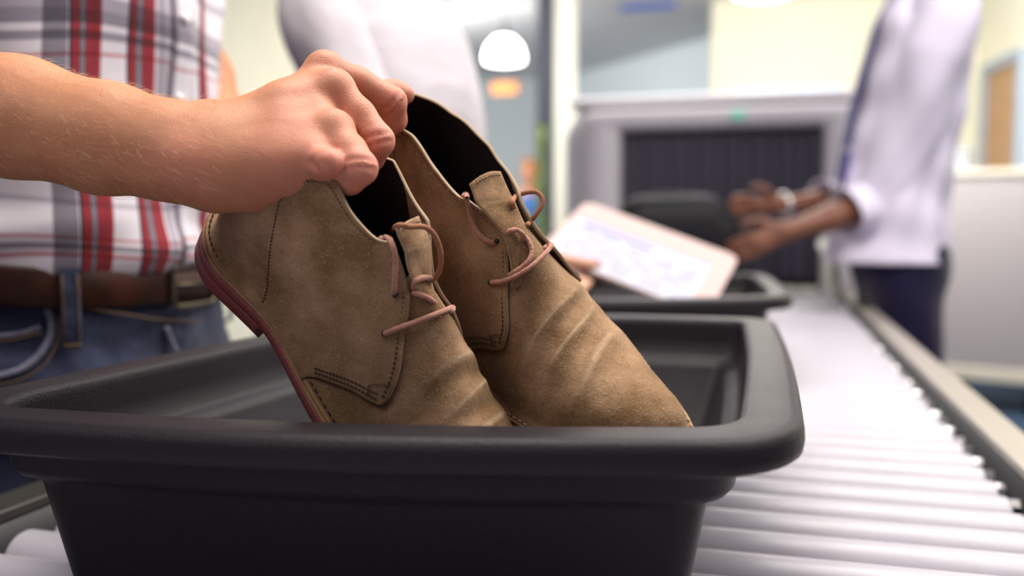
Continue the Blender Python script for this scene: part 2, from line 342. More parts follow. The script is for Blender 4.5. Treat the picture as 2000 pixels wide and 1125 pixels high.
# ------------------------------------------------------------------ bins
def bin_mesh(C, z0, H=.147, bow=.014, R=(.105, .075, .050, .050)):
    """C: four rim corners (NL, NR, FR, FL) on plan; closed loops offset inward by d"""
    C = np.array(C, float); prof = [(.090, 0), (.076, .001), (.072, .006), (.0560, .092), (.0535, .0975), (.0430, .1005), (.0390, .105), (.0365, .124), (.0335, .1275), (.0110, .1275), (.0035, .1265), (.0008, .1285), (0, .133), (.0004, .1395), (.0020, .1435), (.0050, .1462), (.0090, .147), (.0330, .147), (.0356, .1462), (.0378, .143), (.0385, .138), (.0400, .124), (.0425, .106), (.0470, .1025), (.0555, .0995), (.0590, .094), (.0800, .012), (.0900, .007), (.106, .0055)]
    def loop(d, z, h):
        E = []; N = 4
        for i in range(4):
            a, b_ = C[i], C[(i+1) % 4]; t = (b_-a)/np.linalg.norm(b_-a); E.append((a, t, np.array([-t[1], t[0]])))
        Q = []
        for i in range(4):
            a, t, n_ = E[i-1]; a2, t2, n2 = E[i]; A = np.array([t, -t2]).T
            p1 = a + n_*d; p2 = a2 + n2*d; s = np.linalg.solve(A, p2-p1); Q.append(p1 + t*s[0])
        Q = np.array(Q); Rs = [max(r_ - d*min(1.5, r_*13), .016) for r_ in R]; out = []; meta = []
        for i in range(4):
            t0 = E[i-1][1]; t1 = E[i][1]; q = Q[i]; k = Rs[i]
            for u in np.linspace(0, 1, 11):    # rounded corner as a quadratic-ish arc
                p = q - t0*k; e = q + t1*k; c = (1-u)**2*p + 2*u*(1-u)*(q*.92 + (p+e)*.04) + u*u*e; out.append(c); meta.append((i, -1))
            nxt = Q[(i+1) % 4]; p = q + t1*k; e = nxt - t1*Rs[(i+1) % 4]
            for u in np.linspace(0, 1, 30)[1:-1]: out.append(p + (e-p)*u); meta.append((i, u))
        out = np.array(out)
        for j, (i, u) in enumerate(meta):
            nn = E[i][2]
            if u >= 0:
                if i in (0, 2): out[j] -= nn*bow*math.sin(math.pi*u)
                else: out[j] -= nn*bow*.3*math.sin(math.pi*u)
                if i in (0, 2) and .103 < h < .1272 and .03 < d < .0395:      # hand grip recess in both short sides
                    g = float(sm(.14, .17, u)*sm(.86, .83, u)); out[j] += nn*g*.0022
        return np.c_[out, np.full(len(out), z)]
    G = np.array([loop(d, z0 + h, h) for d, h in prof]); b = MB(); b.grid(G, cv=True)
    n = G.shape[1]; b.f.append([j for j in range(n)][::-1]); b.m.append(0); b.f.append([(len(prof)-1)*n + j for j in range(n)]); b.m.append(0)
    return b
BC = [(-.514, .398), (.025, .474), (.012, 1.106), (-.466, 1.040)]
r = empty('security_bin', (-.22, .74, ZR), 'large black plastic security bin in front holding the suede boots', 'bin', 'black security bins on the rollers')
obj('bin_shell', bin_mesh(BC, ZR), M['bin'], r, fix=True)
BC2 = [(-.44, 1.20), (.045, 1.40), (-.0, 2.02), (-.47, 1.86)]
r = empty('security_bin', (-.2, 1.6, ZR), 'second black security bin further back, under the paper form', 'bin', 'black security bins on the rollers')
obj('bin_shell', bin_mesh(BC2, ZR), M['bin'], r, fix=True)
def set_attr(o, name, data, typ='FLOAT'):
    at_ = o.data.attributes.new(name, typ, 'POINT'); data = np.ascontiguousarray(data, np.float32)
    at_.data.foreach_set({'FLOAT': 'value', 'FLOAT_VECTOR': 'vector', 'FLOAT2': 'vector'}[typ], data.ravel())

# ------------------------------------------------------------------ suede boots
def suede(name, c1, c2, c3):
    m = bpy.data.materials.new(name); m.use_nodes = True; nt = m.node_tree; b = nt.nodes['Principled BSDF']; L = nt.links.new
    b.inputs['Roughness'].default_value = .93; b.inputs['Specular IOR Level'].default_value = .18
    b.inputs['Sheen Weight'].default_value = .18; b.inputs['Sheen Roughness'].default_value = .45; b.inputs['Sheen Tint'].default_value = (.9, .72, .52, 1)
    tc = nd(nt, 'ShaderNodeTexCoord')
    def noise(sc, det, rough=.6): n = nd(nt, 'ShaderNodeTexNoise', i_Scale=sc, i_Detail=det, i_Roughness=rough); L(tc.outputs['Object'], n.inputs['Vector']); return n.outputs['Fac']
    def mixc(f, a, c, lo, hi, w=1):
        r = nd(nt, 'ShaderNodeMapRange', i_1=lo, i_2=hi, i_4=w); L(f, r.inputs['Value']); x = nd(nt, 'ShaderNodeMix', data_type='RGBA'); L(r.outputs[0], x.inputs[0])
        if isinstance(a, tuple): x.inputs[6].default_value = (*a, 1)
        else: L(a, x.inputs[6])
        x.inputs[7].default_value = (*c, 1); return x.outputs[2]
    c = mixc(noise(22, 5), c1, c2, .40, .66)
    c = mixc(noise(9, 3), c, c3, .50, .78, .8)
    c = mixc(noise(420, 4, .7), c, tuple(v*.62 for v in c1), .52, .75, .55)
    c = mixc(noise(1500, 2, .6), c, tuple(min(1, v*1.7) for v in c2), .62, .74, .6)
    # stray lint on the nap
    v = nd(nt, 'ShaderNodeTexVoronoi', feature='F1', i_Scale=620, i_Randomness=1); dv = nd(nt, 'ShaderNodeTexNoise', i_Scale=900, i_Detail=2)
    mp = nd(nt, 'ShaderNodeMapping'); mp.inputs['Scale'].default_value = (1, .45, .7); L(tc.outputs['Object'], mp.inputs['Vector']); L(mp.outputs[0], v.inputs['Vector'])
    r = nd(nt, 'ShaderNodeMapRange', i_1=.24, i_2=.10); L(v.outputs['Distance'], r.inputs['Value'])
    sp = nd(nt, 'ShaderNodeSeparateColor'); L(v.outputs['Color'], sp.inputs[0]); g = nd(nt, 'ShaderNodeMath', operation='GREATER_THAN', i_1=.50); L(sp.outputs[0], g.inputs[0])
    mu = nd(nt, 'ShaderNodeMath', operation='MULTIPLY'); L(r.outputs[0], mu.inputs[0]); L(g.outputs[0], mu.inputs[1])
    mu2 = nd(nt, 'ShaderNodeMath', operation='MULTIPLY', i_1=.75); L(mu.outputs[0], mu2.inputs[0])
    x = nd(nt, 'ShaderNodeMix', data_type='RGBA'); L(mu2.outputs[0], x.inputs[0]); L(c, x.inputs[6]); x.inputs[7].default_value = (.58, .44, .30, 1)
    wa = nd(nt, 'ShaderNodeAttribute', attribute_name='crease_streak'); wn_ = nd(nt, 'ShaderNodeMath', operation='MULTIPLY'); L(wa.outputs['Fac'], wn_.inputs[0]); L(noise(60, 4), wn_.inputs[1]); wn_.use_clamp = True
    x3 = nd(nt, 'ShaderNodeMix', data_type='RGBA'); L(wn_.outputs[0], x3.inputs[0]); L(x.outputs[2], x3.inputs[6]); x3.inputs[7].default_value = (.60, .43, .28, 1)  # paler streaks along the raised creases of the vamp
    L(x3.outputs[2], b.inputs['Base Color'])
    a1 = nd(nt, 'ShaderNodeMath', operation='ADD'); L(noise(650, 4, .7), a1.inputs[0]); L(mu.outputs[0], a1.inputs[1])
    bp = nd(nt, 'ShaderNodeBump', i_Strength=.55, i_Distance=.0008); L(a1.outputs[0], bp.inputs['Height'])
    bp2 = nd(nt, 'ShaderNodeBump', i_Strength=.35, i_Distance=.004); L(noise(38, 3), bp2.inputs['Height']); L(bp.outputs[0], bp2.inputs['Normal']); L(bp2.outputs[0], b.inputs['Normal'])
    return m
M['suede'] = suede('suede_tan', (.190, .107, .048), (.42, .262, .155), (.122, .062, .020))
M['lining'] = mat('lining_dark_brown', (.012, .008, .006), .6, bump=.2, bscale=300)
M['rawedge'] = mat('suede_cut_edge', (.38, .28, .18), .9, bump=.5, bscale=900)
M['rubber'] = mat('outsole_red_rubber', (.27, .062, .06), .42, bump=.3, bscale=500, rvar=.06)
M['midsole'] = mat('midsole_leather', (.36, .19, .085), .7, col2=(.25, .12, .05), cscale=90, bump=.4, bscale=500)
M['midline'] = mat('midsole_dark_glue_line', (.03, .02, .015), .7)
M['thread'] = mat('thread_dark', (.03, .02, .012), .8)
M['thread_light'] = mat('thread_tan', (.42, .31, .18), .8)
M['lace'] = mat('lace_salmon', (.50, .235, .165), .85, bump=.9, bscale=1400, col2=(.42, .17, .10), cscale=160, sheen=.3)
M['lace2'] = mat('lace_brown_part', (.36, .15, .075), .85, bump=.9, bscale=1400)
M['fibre'] = mat('suede_fibre', (.62, .46, .30), .9)
M['insole'] = mat('insole_brown', (.03, .018, .012), .8)

XL, XM = [0,.033,.08,.12,.16,.20,.225,.30], None
def halfw(x, lat):
    """half width of the last at its feather line"""
    t = cr([0,.033,.08,.12,.16,.20,.23,.30], [.033,.033,.034,.038,.0455,.0495,.0495,.0495] if lat else [.032,.032,.030,.031,.038,.045,.0465,.0465], x)
    x = np.asarray(x, float); R = .034
    heel = np.where(x < R, np.sqrt(np.clip(1-((R-np.clip(x, 0, R))/R)**2, 0, 1)), 1.0)
    x0, x1 = .215, .298
    toe = np.where(x > x0, np.clip(1-(np.clip((x-x0)/(x1-x0), 0, 1))**2.3, 0, 1)**.5, 1.0)
    return t*heel*toe
def yc(x): return .009*sm(.17, .30, x)     # toe swings to the medial side (+)
HX = [.0,.05,.08,.10,.12,.14,.16,.18,.20,.22,.24,.26,.275,.288,.2985]
HZ = [.20,.185,.165,.149,.133,.120,.106,.092,.081,.0735,.068,.0635,.058,.048,.030]
def H(x): return cr(HX, HZ, x)
ZB = .026
def nexp(x): return cr([0,.08,.13,.17,.21,.30], [2.4,2.1,1.85,1.9,2.15,2.3], x)
def xb(z): return cr([.0,.026,.05,.075,.10,.13], [.004,.003,-.0005,.001,.006,.012], z)
def side_y(x, z, lat, off=0):
    """half width of the upper at (x, z) in the shoe's side view"""
    x = np.asarray(x, float); z = np.asarray(z, float)
    xn = np.clip(x - xb(z)*(1-sm(.0, .12, x)), 0, None)
    zt = np.clip((z-ZB)/(H(x)+off-ZB), 0, 1)
    n = nexp(x); w = halfw(xn, lat)
    y = (w+off)*np.clip(1-zt**n, 0, 1)**(1/n)
    y = y + .0055*np.exp(-np.clip(z-ZB, 0, None)/.0022)*np.clip(halfw(xn, lat)/.03, 0, 1)   # stitched-down flange
    return y
def local(x, z, lat, off=0):
    """lat=True gives -y (right foot, outer side)"""
    s = -1 if lat else 1
    y = s*side_y(x, z, lat, off)*1.0 + yc(x); xo = np.asarray(x, float) - off*np.clip(1-np.asarray(x)/.03, 0, 1)
    return np.stack(np.broadcast_arrays(xo, y, z), -1)
CREASE = [(.168, .010, -.0022, .5), (.181, .005, .0024, .45), (.191, .005, -.0024, .5), (.202, .0045, .0021, .35), (.213, .0055, -.0019, .4), (.226, .006, .0015, .3)]

def make_boot(name, RT, marks, mir, label, thread, seed, holes, laces):
    R_, T_ = np.array(RT[0]), np.array(RT[1]); s = 1.05
    A = np.array([m[0] for m in marks], float); P = np.array([m[1] for m in marks], float)
    def rigid(X): return (X*[1, mir, 1])*s @ R_.T + T_
    pr = proj(rigid(A)); D = P - pr[:, :2]
    # smooth bend of the soft upper: polyharmonic interpolation of the offsets, in shoe space
    def ph(r): return r
    nA = len(A); K = ph(np.linalg.norm(A[:, None]-A[None], axis=2)) - np.eye(nA)*.0012
    Q = np.c_[np.ones(nA), A]; Mx = np.block([[K, Q], [Q.T, np.zeros((4, 4))]])
    Cf = np.linalg.lstsq(Mx, np.vstack([D, np.zeros((4, 2))]), rcond=1e-6)[0]
    def warp(X):
        X = np.asarray(X, float); sh = X.shape; X = X.reshape(-1, 3)
        r = ph(np.linalg.norm(X[:, None]-A[None], axis=2)); d = r @ Cf[:nA] + np.c_[np.ones(len(X)), X] @ Cf[nA:]
        w = rigid(X); dep = (w-CAM) @ fwd
        w = w + (rgt*d[:, :1] - upv*d[:, 1:])/F*dep[:, None]
        return w.reshape(sh)
    rnd = random.Random(seed)
    root = empty(name, warp(np.array([[.12, 0, 0]]))[0], label, 'boot', 'pair of tan suede boots')
    fl = mir < 0
    # --- outsole, heel, midsole
    def outline(off, x0=-1, x1=1, n=70, bulge=0):
        t = np.linspace(0, 1, n); x = .298*(1-np.cos(t*np.pi))/2
        lo = np.c_[x, -halfw(x, True)+yc(x)]; hi = np.c_[x, halfw(x, False)+yc(x)][::-1]
        Pp = np.vstack([lo, hi[1:-1]]); c = np.roll(Pp, -1, 0)-np.roll(Pp, 1, 0); c /= np.linalg.norm(c, axis=1)[:, None]+1e-9
        return Pp + np.c_[c[:, 1], -c[:, 0]]*off
    def slab_(offs, mi, part, m, xclip=None):
        b = MB(); Ls = []
        for off, z in offs:
            o2 = outline(off)
            if xclip is not None: o2 = o2[outline(0)[:, 0] <= xclip]
            Ls.append(np.c_[o2, np.full(len(o2), z)])
        G = warp(np.array(Ls)); b.grid(G, cv=True, flip=fl); k = G.shape[1]
        b.f.append([j for j in range(k)][::-1]); b.m.append(0); b.f.append([(len(offs)-1)*k+j for j in range(k)]); b.m.append(0)
        return obj(part, b, m, root, fix=True, smooth=True)
    o = slab_([(.0035, -.001), (.0055, .0005), (.0062, .0095), (.0062, .0100)], 0, 'heel_block', M['rubber'], .077)
    o = slab_([(.0045, .0095), (.006, .0100), (.0066, .0175), (.0064, .0180)], 0, 'outsole', M['rubber'])
    slab_([(.0050, .0180), (.0050, .0192)], 0, 'sole_glue_line', M['midline'])
    slab_([(.0064, .0192), (.0070, .0200), (.0072, .0222), (.0060, .0226)], 0, 'midsole', M['midsole'])
    slab_([(.0052, .0226), (.0052, .0234)], 0, 'welt_glue_line', M['midline'])
    slab_([(.0062, .0234), (.0066, .0240), (.0066, .0256), (.0056, .0262), (-.004, .0264)], 0, 'welt', M['midsole'])
    b = MB(); o2 = outline(-.001); Lc = np.array([np.c_[o2*[1, k] + [0, 0], np.full(len(o2), .029)] for k in (1, .5, .02)]); b.grid(warp(Lc), cv=True)
    obj('insole', b, M['insole'], root, fix=True)
    # --- vamp
    nx, na = 96, 61; xs = np.r_[np.linspace(.128, .25, 60), .25 + .0482*np.sin(np.linspace(0, np.pi/2, 37)[1:])]
    th = np.linspace(-np.pi/2, np.pi/2, na); G = np.zeros((len(xs), na, 3)); streak = np.zeros((len(xs), na))
    for i, x in enumerate(xs):
        n = float(nexp(x)); c = np.abs(np.cos(th))**(2/n); sgn = np.sign(th)
        wl = halfw(x, True); wm = halfw(x, False); z = ZB+(H(x)-ZB)*c
        y = np.where(th < 0, -wl, wm)*np.abs(np.sin(th))**(2/n) + yc(x)
        y = y + np.sign(y)*.0055*np.exp(-(z-ZB)/.0022)*min(1, wl/.03)
        d = 0
        for xc, sg, am, sl in CREASE:
            xx = x - xc - sl*.25*(y-.0) + .0015*np.sin(th*4+xc*900); streak[i] += 1.5*(am > 0)*np.exp(-(xx/(sg*.28))**2)*np.exp(-((th+(.25-.8*((xc*997) % 1)))/.55)**2); d = d + am*.62*np.exp(-(xx/sg)**2)*np.cos(th)**.5*(1+.4*np.sin(th*3+seed))
        d = np.where(np.isnan(d), 0, d); z = z + d
        xo = x + (.004 if x > .29 else 0)*0
        G[i] = np.c_[np.full(na, xo), y, z]
    vamp_g = G.copy(); b = MB(); b.grid(warp(G), flip=fl); vamp = obj('vamp', b, [M['suede'], M['lining']], root, solid=(.002, -1, 1, 1)); set_attr(vamp, 'crease_streak', np.clip(streak, 0, 1).ravel())
    # --- quarters
    def side_curve(P, n=400): P = np.array(P, float); return spline(np.c_[P, np.zeros(len(P))], n)[:, :2]
    tip = (.166, .060)
    bot1 = np.c_[np.r_[xb(ZB)+.0001, .001+.03*np.linspace(.03, 1, 60)**2, np.linspace(.034, .127, 60)], np.full(121, ZB)]
    bot2 = side_curve([(.127, ZB), (.135, .036), (.149, .050), tip], 60)
    bottom = np.vstack([bot1, bot2[1:]])
    front = np.vstack([side_curve([tip, (.1665, .066), (.163, .078), (.155, .090), (.143, .103), (.128, .1165), (.117, .1235), (.108, .1255)], 120)])
    top = side_curve([(.013, .1115), (.022, .1130), (.040, .1165), (.060, .1185), (.080, .1190), (.095, .1225), (.108, .1255)], 160)
    top[0, 0] = float(xb(top[0, 1]))+.0001
    zz = np.linspace(ZB, top[0, 1], 60); left = np.c_[xb(zz)+.0001, zz]
    def rs(P, lat, n):
        c3 = local(P[:, 0], P[:, 1], lat); s_ = np.r_[0, np.cumsum(np.linalg.norm(np.diff(c3, axis=0), axis=1))]; q = np.linspace(0, s_[-1], n)
        return np.c_[np.interp(q, s_, P[:, 0]), np.interp(q, s_, P[:, 1])]
    NU, NV = 110, 56; sheets = []
    for lat in (True, False):
        B, Tp, Lf, Fr = rs(bottom, lat, NU), rs(top, lat, NU), rs(left, lat, NV), rs(front, lat, NV)
        u = np.linspace(0, 1, NU)[:, None, None]; v = np.linspace(0, 1, NV)[None, :, None]
        C = (1-v)*B[:, None] + v*Tp[:, None] + (1-u)*Lf[None] + u*Fr[None] - ((1-u)*(1-v)*B[0]+(1-u)*v*Tp[0]+u*(1-v)*B[-1]+u*v*Tp[-1])
        C[..., 1] = np.maximum(C[..., 1], ZB)
        hid = lat != (mir > 0); lift = (.0042 if hid else .0012)*sm(.55, 1.0, (u+0*v)[..., 0])*sm(.068, .100, C[..., 1])
        X3 = local(C[..., 0], C[..., 1], lat, .0026 + lift)
        flare = .0*u
        sheets.append(X3)
    seam = (sheets[0][0] + sheets[1][0])/2; seam[:, 1] = 0; 
    full = np.concatenate([sheets[0][::-1][:-1], seam[None], sheets[1][1:]], 0)
    full[..., 2] += .0004*np.sin(full[..., 0]*300+seed)*sm(.03, .06, full[..., 2])
    b = MB(); b.grid(warp(full), flip=not fl)
    q_o = obj('quarters', b, [M['suede'], M['lining'], M['rawedge'], M['suede'], M['suede'], M['rawedge']], root, solid=(.0024, -1, 1, 2))
    mi_ = np.zeros((2*NU-2, NV-1), int); mi_[:20] = 3; mi_[-20:] = 3; q_o.data.polygons.foreach_set('material_index', mi_.ravel())
    # --- tongue
    nx = 40; xs = np.linspace(.152, .094, nx); G = np.zeros((nx, 21, 3))
    for i, x in enumerate(xs):
        w = np.interp(x, [.094, .12, .178], [.0150, .0150, .015]); a = np.linspace(-1, 1, 21)
        zc = H(x) + .0008 if x > .115 else float(H(.115)) + (.115-x)*.55
        G[i] = np.c_[np.full(21, x), a*w + yc(x) - mir*.004, zc - .0075*sm(.128, .150, x) - .0040*a*a + .0005*np.sin(x*300+2*a)*sm(.1, .12, x)]
    tongue_g = G.copy(); b = MB(); b.grid(warp(G), flip=not fl); obj('tongue', b, [M['suede'], M['lining'], M['rawedge']], root, solid=(.0022, -1, 1, 2))
    # --- loose fibres standing on the nap
    lm = MB(); src = [warp(full), warp(vamp_g)]
    for _ in range(1500):
        Gs = src[0] if rnd.random() < .6 else src[1]; i = rnd.randrange(2, Gs.shape[0]-2); j = rnd.randrange(2, Gs.shape[1]-2); p0 = Gs[i, j]
        nv = np.cross(Gs[i+1, j]-Gs[i-1, j], Gs[i, j+1]-Gs[i, j-1]); nv /= np.linalg.norm(nv) + 1e-12; nv = nv if nv @ (p0 - warp(np.array([[p0[0]*0+.15, 0, .05]]))[0]) > 0 else -nv
        a = rnd.uniform(0, 6.28); t1 = np.cross(nv, [.3, .5, .8]); t1 /= np.linalg.norm(t1); t2 = np.cross(nv, t1); d = t1*math.cos(a) + t2*math.sin(a); l = rnd.uniform(.0006, .0020); k_ = rnd.uniform(-.5, .5)
        e = np.cross(nv, d); lm.tube([p0 + nv*.0001, p0 + nv*.0004 + d*l*.5 + e*l*k_*.3, p0 + nv*rnd.uniform(.0002, .0007) + d*l], [.00009, .00008, .00004], 3, cap=False)
    obj('nap_fibres', lm, M['fibre'], root, kind='stuff')
    # --- stitching
    st = MB(); tube_st = []
    def surf(P2, lat, off=.0034): return local(P2[:, 0], P2[:, 1], lat, off)
    def stitches(mb, c3, pitch, r, gap=.35, lift=0):
        c3 = warp(c3); L_ = np.linalg.norm(np.diff(c3, axis=0), axis=1).sum(); k = max(2, int(L_/pitch)); q = resample(c3, k*6+1)
        for j in range(k):
            a = q[j*6:(j+1)*6-1]; 
            if len(a) > 2: mb.tube(a, [r*.5] + [r]*(len(a)-2) + [r*.5], 5)
    def inset(P, d):   # shift a side-view curve to its left by d
        t = np.gradient(P, axis=0); t /= np.linalg.norm(t, axis=1)[:, None]+1e-9; return P + np.c_[-t[:, 1], t[:, 0]]*d
    for lat in (True, False):
        stitches(st, surf(inset(front, .0035)[6:], lat), .0030, .00052)
        stitches(st, surf(inset(top[::-1], .0030), lat), .0026, .00030)
        stitches(st, surf(inset(bot2[8:-3], .0035), lat), .0028, .00048)
        stitches(st, surf(inset(bot2[8:-3], .0062), lat), .0028, .00048)
        tt = inset(bot2, .0035)[-5]; c = np.array([tip[0]-.0035, tip[1]])
        stitches(st, surf(np.array([(.1625, .0715), (.158, .0675), (.1535, .0635)])[:, :], lat), .0026, .00036)
        stitches(st, surf(np.array([(.1535, .0635), (.1555, .0605), (.157, .058)])[:, :], lat), .0026, .00036)
        hs = side_curve([(.043, .1155), (.046, .098), (.052, .070), (.059, .045), (.064, .028)], 60)
        stitches(st, surf(hs, lat, .0030), .0024, .00042); obj('stitching', st, M['thread'], root); st = MB()

    ts = MB(); stitches(ts, tongue_g[-3, 2:-2] + [0, 0, .0008], .0026, .00042); obj('tongue_stitching', ts, M['thread'], root)
    ws = MB(); o2 = outline(.0042, n=160); c3 = np.c_[o2, np.full(len(o2), .0272)]; stitches(ws, c3, .0056, .00062)
    obj('welt_stitching', ws, thread, root)
    # --- laces
    cloud = proj(np.vstack([warp(q).reshape(-1, 3) for q in (sheets[0], sheets[1], tongue_g, vamp_g)]))
    def depth(x, y):
        d2 = np.hypot(cloud[:, 0]-x, cloud[:, 1]-y); k = d2 < 9
        return float(np.percentile(cloud[k, 2], 10)) if k.any() else float(cloud[np.argmin(d2), 2])
    for x, y in holes:
        p = at(x, y, depth(x, y) - .0012); b = MB(); n_ = (CAM-p)/np.linalg.norm(CAM-p); t1 = np.cross(n_, [0, 0, 1]); t1 /= np.linalg.norm(t1); t2 = np.cross(n_, t1)
        b.tube([p - n_*.002, p, p + n_*.0006], [.0016, .0018, .0008], 10); obj('eyelet', b, M['lining'], root)
    for pts, m in laces:
        dd = [None if q[2] is None else depth(q[0], q[1]) - q[2] for q in pts]; ki = [i for i, v_ in enumerate(dd) if v_ is not None]
        # free-hanging spans run smoothly between the points that touch the leather
        dz = np.interp(range(len(pts)), ki, [dd[i] for i in ki])
        P3 = [at(q[0], q[1], z_ - (q[3] if len(q) > 3 else 0)) for q, z_ in zip(pts, dz)]
        P3 = spline(P3, 60); b = MB(); t_ = np.linspace(0, 1, 60)
        b.tube(P3, .0017 + .00008*np.sin(t_*80), 10); obj('lace', b, m, root)
    return root, warp

NEAR = ([[0.681282, 0.244474, 0.689991], [0.007068, 0.940342, -0.340156], [-0.731987, 0.236619, 0.638911]], [-0.371284, 0.56079, 1.028884])
FAR = ([[0.80017, 0.526721, 0.286867], [-0.314524, 0.775756, -0.547063], [-0.510688, 0.347517, 0.786403]], [-0.303731, 0.700931, 1.012125])
marks_n = [((.075,-.038,0),(508,660)),((.003,-.012,.003),(402,475)),((.125,-.043,.026),(592,728)),((.16,-.05,.024),(648,830)),((.166,-.038,.060),(755,790)),
 ((.140,-.027,.088),(752,651)),((.125,-.022,.103),(770,575)),((.155,-.026,.090),(800,640)),((.143,-.021,.103),(812,570)),((.108,-.020,.1255),(765,468)),((.06,-.028,.1185),(655,342)),((.046,-.031,.098),(548,385)),((.060,-.035,.040),(523,560)),
 ((.002,-.005,.03),(437,412)),((.143,.018,.103),(862,592)),((.166,.035,.060),(902,672)),((.03,.028,.113),(640,255)),((.013,0,.1115),(585,310)),((.03,-.028,.1135),(590,352)),((.128,.018,.1165),(845,545)),((.108,.018,.1255),(836,430)),((.08,.026,.119),(770,310)),((.094,.011,.135),(803,450)),((.094,-.019,.135),(762,466)),((.135,.0,.124),(825,545)),((.1942,.0307,.0676),(935,725)),((.2128,.0339,.063),(957,765)),((.2335,.0409,.0554),(988,806)),((.2459,.0382,.0559),(1003,836))]
marks_f = [((.165,.040,.026),(975,795)),((.125,.035,.026),(905,680)),((.166,.036,.060),(978,683)),((.140,.026,.088),(958,551)),((.125,.020,.103),(968,472)),((.155,.026,.090),(990,610)),((.143,.018,.103),(998,540)),((.128,.016,.1165),(988,460)),((.108,.018,.1255),(905,385)),
 ((.080,.026,.119),(850,335)),((.055,.03,.1185),(800,262)),((.035,.031,.116),(745,230)),((.013,0.0,.1115),(790,186)),((.03,-.028,.114),(880,220)),((.06,-.028,.1185),(955,285)),((.09,-.024,.121),(990,345)),((.108,-.018,.1255),(1003,385)),((.128,-.018,.1165),(1028,440)),((.143,-.020,.103),(1062,490)),((.166,-.038,.060),(1130,556)),
 ((.094,.019,.135),(920,388)),((.094,-.011,.135),(975,357)),((.2985,.009,.045),(1352,832)),((.21,.047,.026),(1050,832)),((.225,-.03,.068),(1215,635)),((.265,-.03,.055),(1290,728)),((.20,-.035,.07),(1165,588))]
LA, LB = M['lace'], M['lace2']
laces_n = [([(770,577,-.001),(770,560,.003),(772,530,.004),(772,500,.005),(766,477,.004),(757,465,.002),(747,462,-.001),(743,468,-.006)], LA),
 ([(764,472,-.002),(762,462,.003),(768,448,.005),(780,440,.004),(800,443,None,.004),(828,443,None,.004),(846,456,None,.004),(858,482,None,.003),(861,512,None,.002),(856,534,None,.001),(847,545,.001),(842,549,-.003)], LB),
 ([(808,562,-.002),(811,551,.002),(820,544,.003),(832,542,.003),(842,544,.001)], LA),
 ([(806,571,-.002),(818,575,.002),(832,580,.0025),(844,587,.002),(852,595,-.002)], LA),
 ([(748,653,-.002),(756,650,.0015),(780,640,.003),(815,628,.005),(848,615,.007),(872,605,.006),(884,600,.004),(884,606,.002),(874,609,-.003)], LA)]
laces_f = [([(972,470,-.002),(963,474,.0015),(946,467,.003),(931,450,.004),(920,426,.004),(914,400,.005),(912,384,.005),(909,379,.002),(905,384,-.004)], LA),
 ([(1003,405,.0),(1001,394,.004),(1008,383,.005),(1025,377,None,.006),(1046,375,None,.006),(1058,385,None,.005),(1058,400,None,.004),(1046,420,None,.003),(1034,435,.0015),(1029,440,-.002)], LB),
 ([(990,456,-.002),(998,451,.002),(1009,449,.0035),(1020,457,.004),(1027,468,.001)], LA),
 ([(1026,462,.0),(1034,474,.003),(1039,490,.004),(1034,507,.004),(1020,521,.003),(1002,533,.001),(994,538,-.002)], LA),
 ([(956,551,-.002),(964,551,.0015),(984,549,.003),(1012,537,.004),(1042,517,.005),(1066,494,None,.003),(1077,479,None,.002),(1071,478,.001),(1062,487,-.003)], LA)]
boot_n, warp_n = make_boot('suede_boot', NEAR, marks_n, 1, 'nearer tan suede ankle boot, showing its red heel and sole, held above the front bin', M['thread'], 1, [(772,576),(750,652)], laces_n)
boot_f, warp_f = make_boot('suede_boot', FAR, marks_f, -1, 'further tan suede ankle boot, its bare toe pointing down to the right', M['thread_light'], 2, [(970,471),(957,551)], laces_f)
# ------------------------------------------------------------------ organic surfaces
class Body:
    """rounded limbs blended into one continuous surface, then meshed by surface nets"""
    def __init__(s): s.p = []
    def limb(s, a, b, ra, rb, k=.01, n=None, q=1.0, neg=False):
        s.p.append((np.asarray(a, np.float32), np.asarray(b, np.float32), ra, rb, k, None if n is None else np.asarray(n, np.float32)/np.linalg.norm(n), q, neg)); return s
    def ball(s, a, r, k=.01, n=None, q=1.0, neg=False): return s.limb(a, np.asarray(a) + [1e-4, 0, 0], r, r, k, n, q, neg)
    def chain(s, P, R, k=.01, n=None, q=1.0):
        for i in range(len(P)-1): s.limb(P[i], P[i+1], R[i], R[i+1], k, n, q)
        return s
    def f(s, X):
        X = X.astype(np.float32); D = None
        for a, b, ra, rb, k, n, q, neg in s.p:
            ab = b - a; L2 = float(ab @ ab) + 1e-12; t = np.clip(((X - a) @ ab)/L2, 0, 1); v = X - a - t[:, None]*ab
            d2 = np.einsum('ij,ij->i', v, v)
            if n is not None: d2 = d2 + (q*q - 1)*(v @ n)**2
            d = np.sqrt(np.maximum(d2, 0)) - (ra + (rb - ra)*t)
            if D is None: D = d
            elif neg: h = np.clip(.5 - .5*(D + d)/k, 0, 1); D = D + (-d - D)*h + k*h*(1-h)
            else: h = np.clip(.5 + .5*(D - d)/k, 0, 1); D = D + (d - D)*h - k*h*(1-h)
        if s.extra: D = s.extra(X, D)
        return D
    extra = None

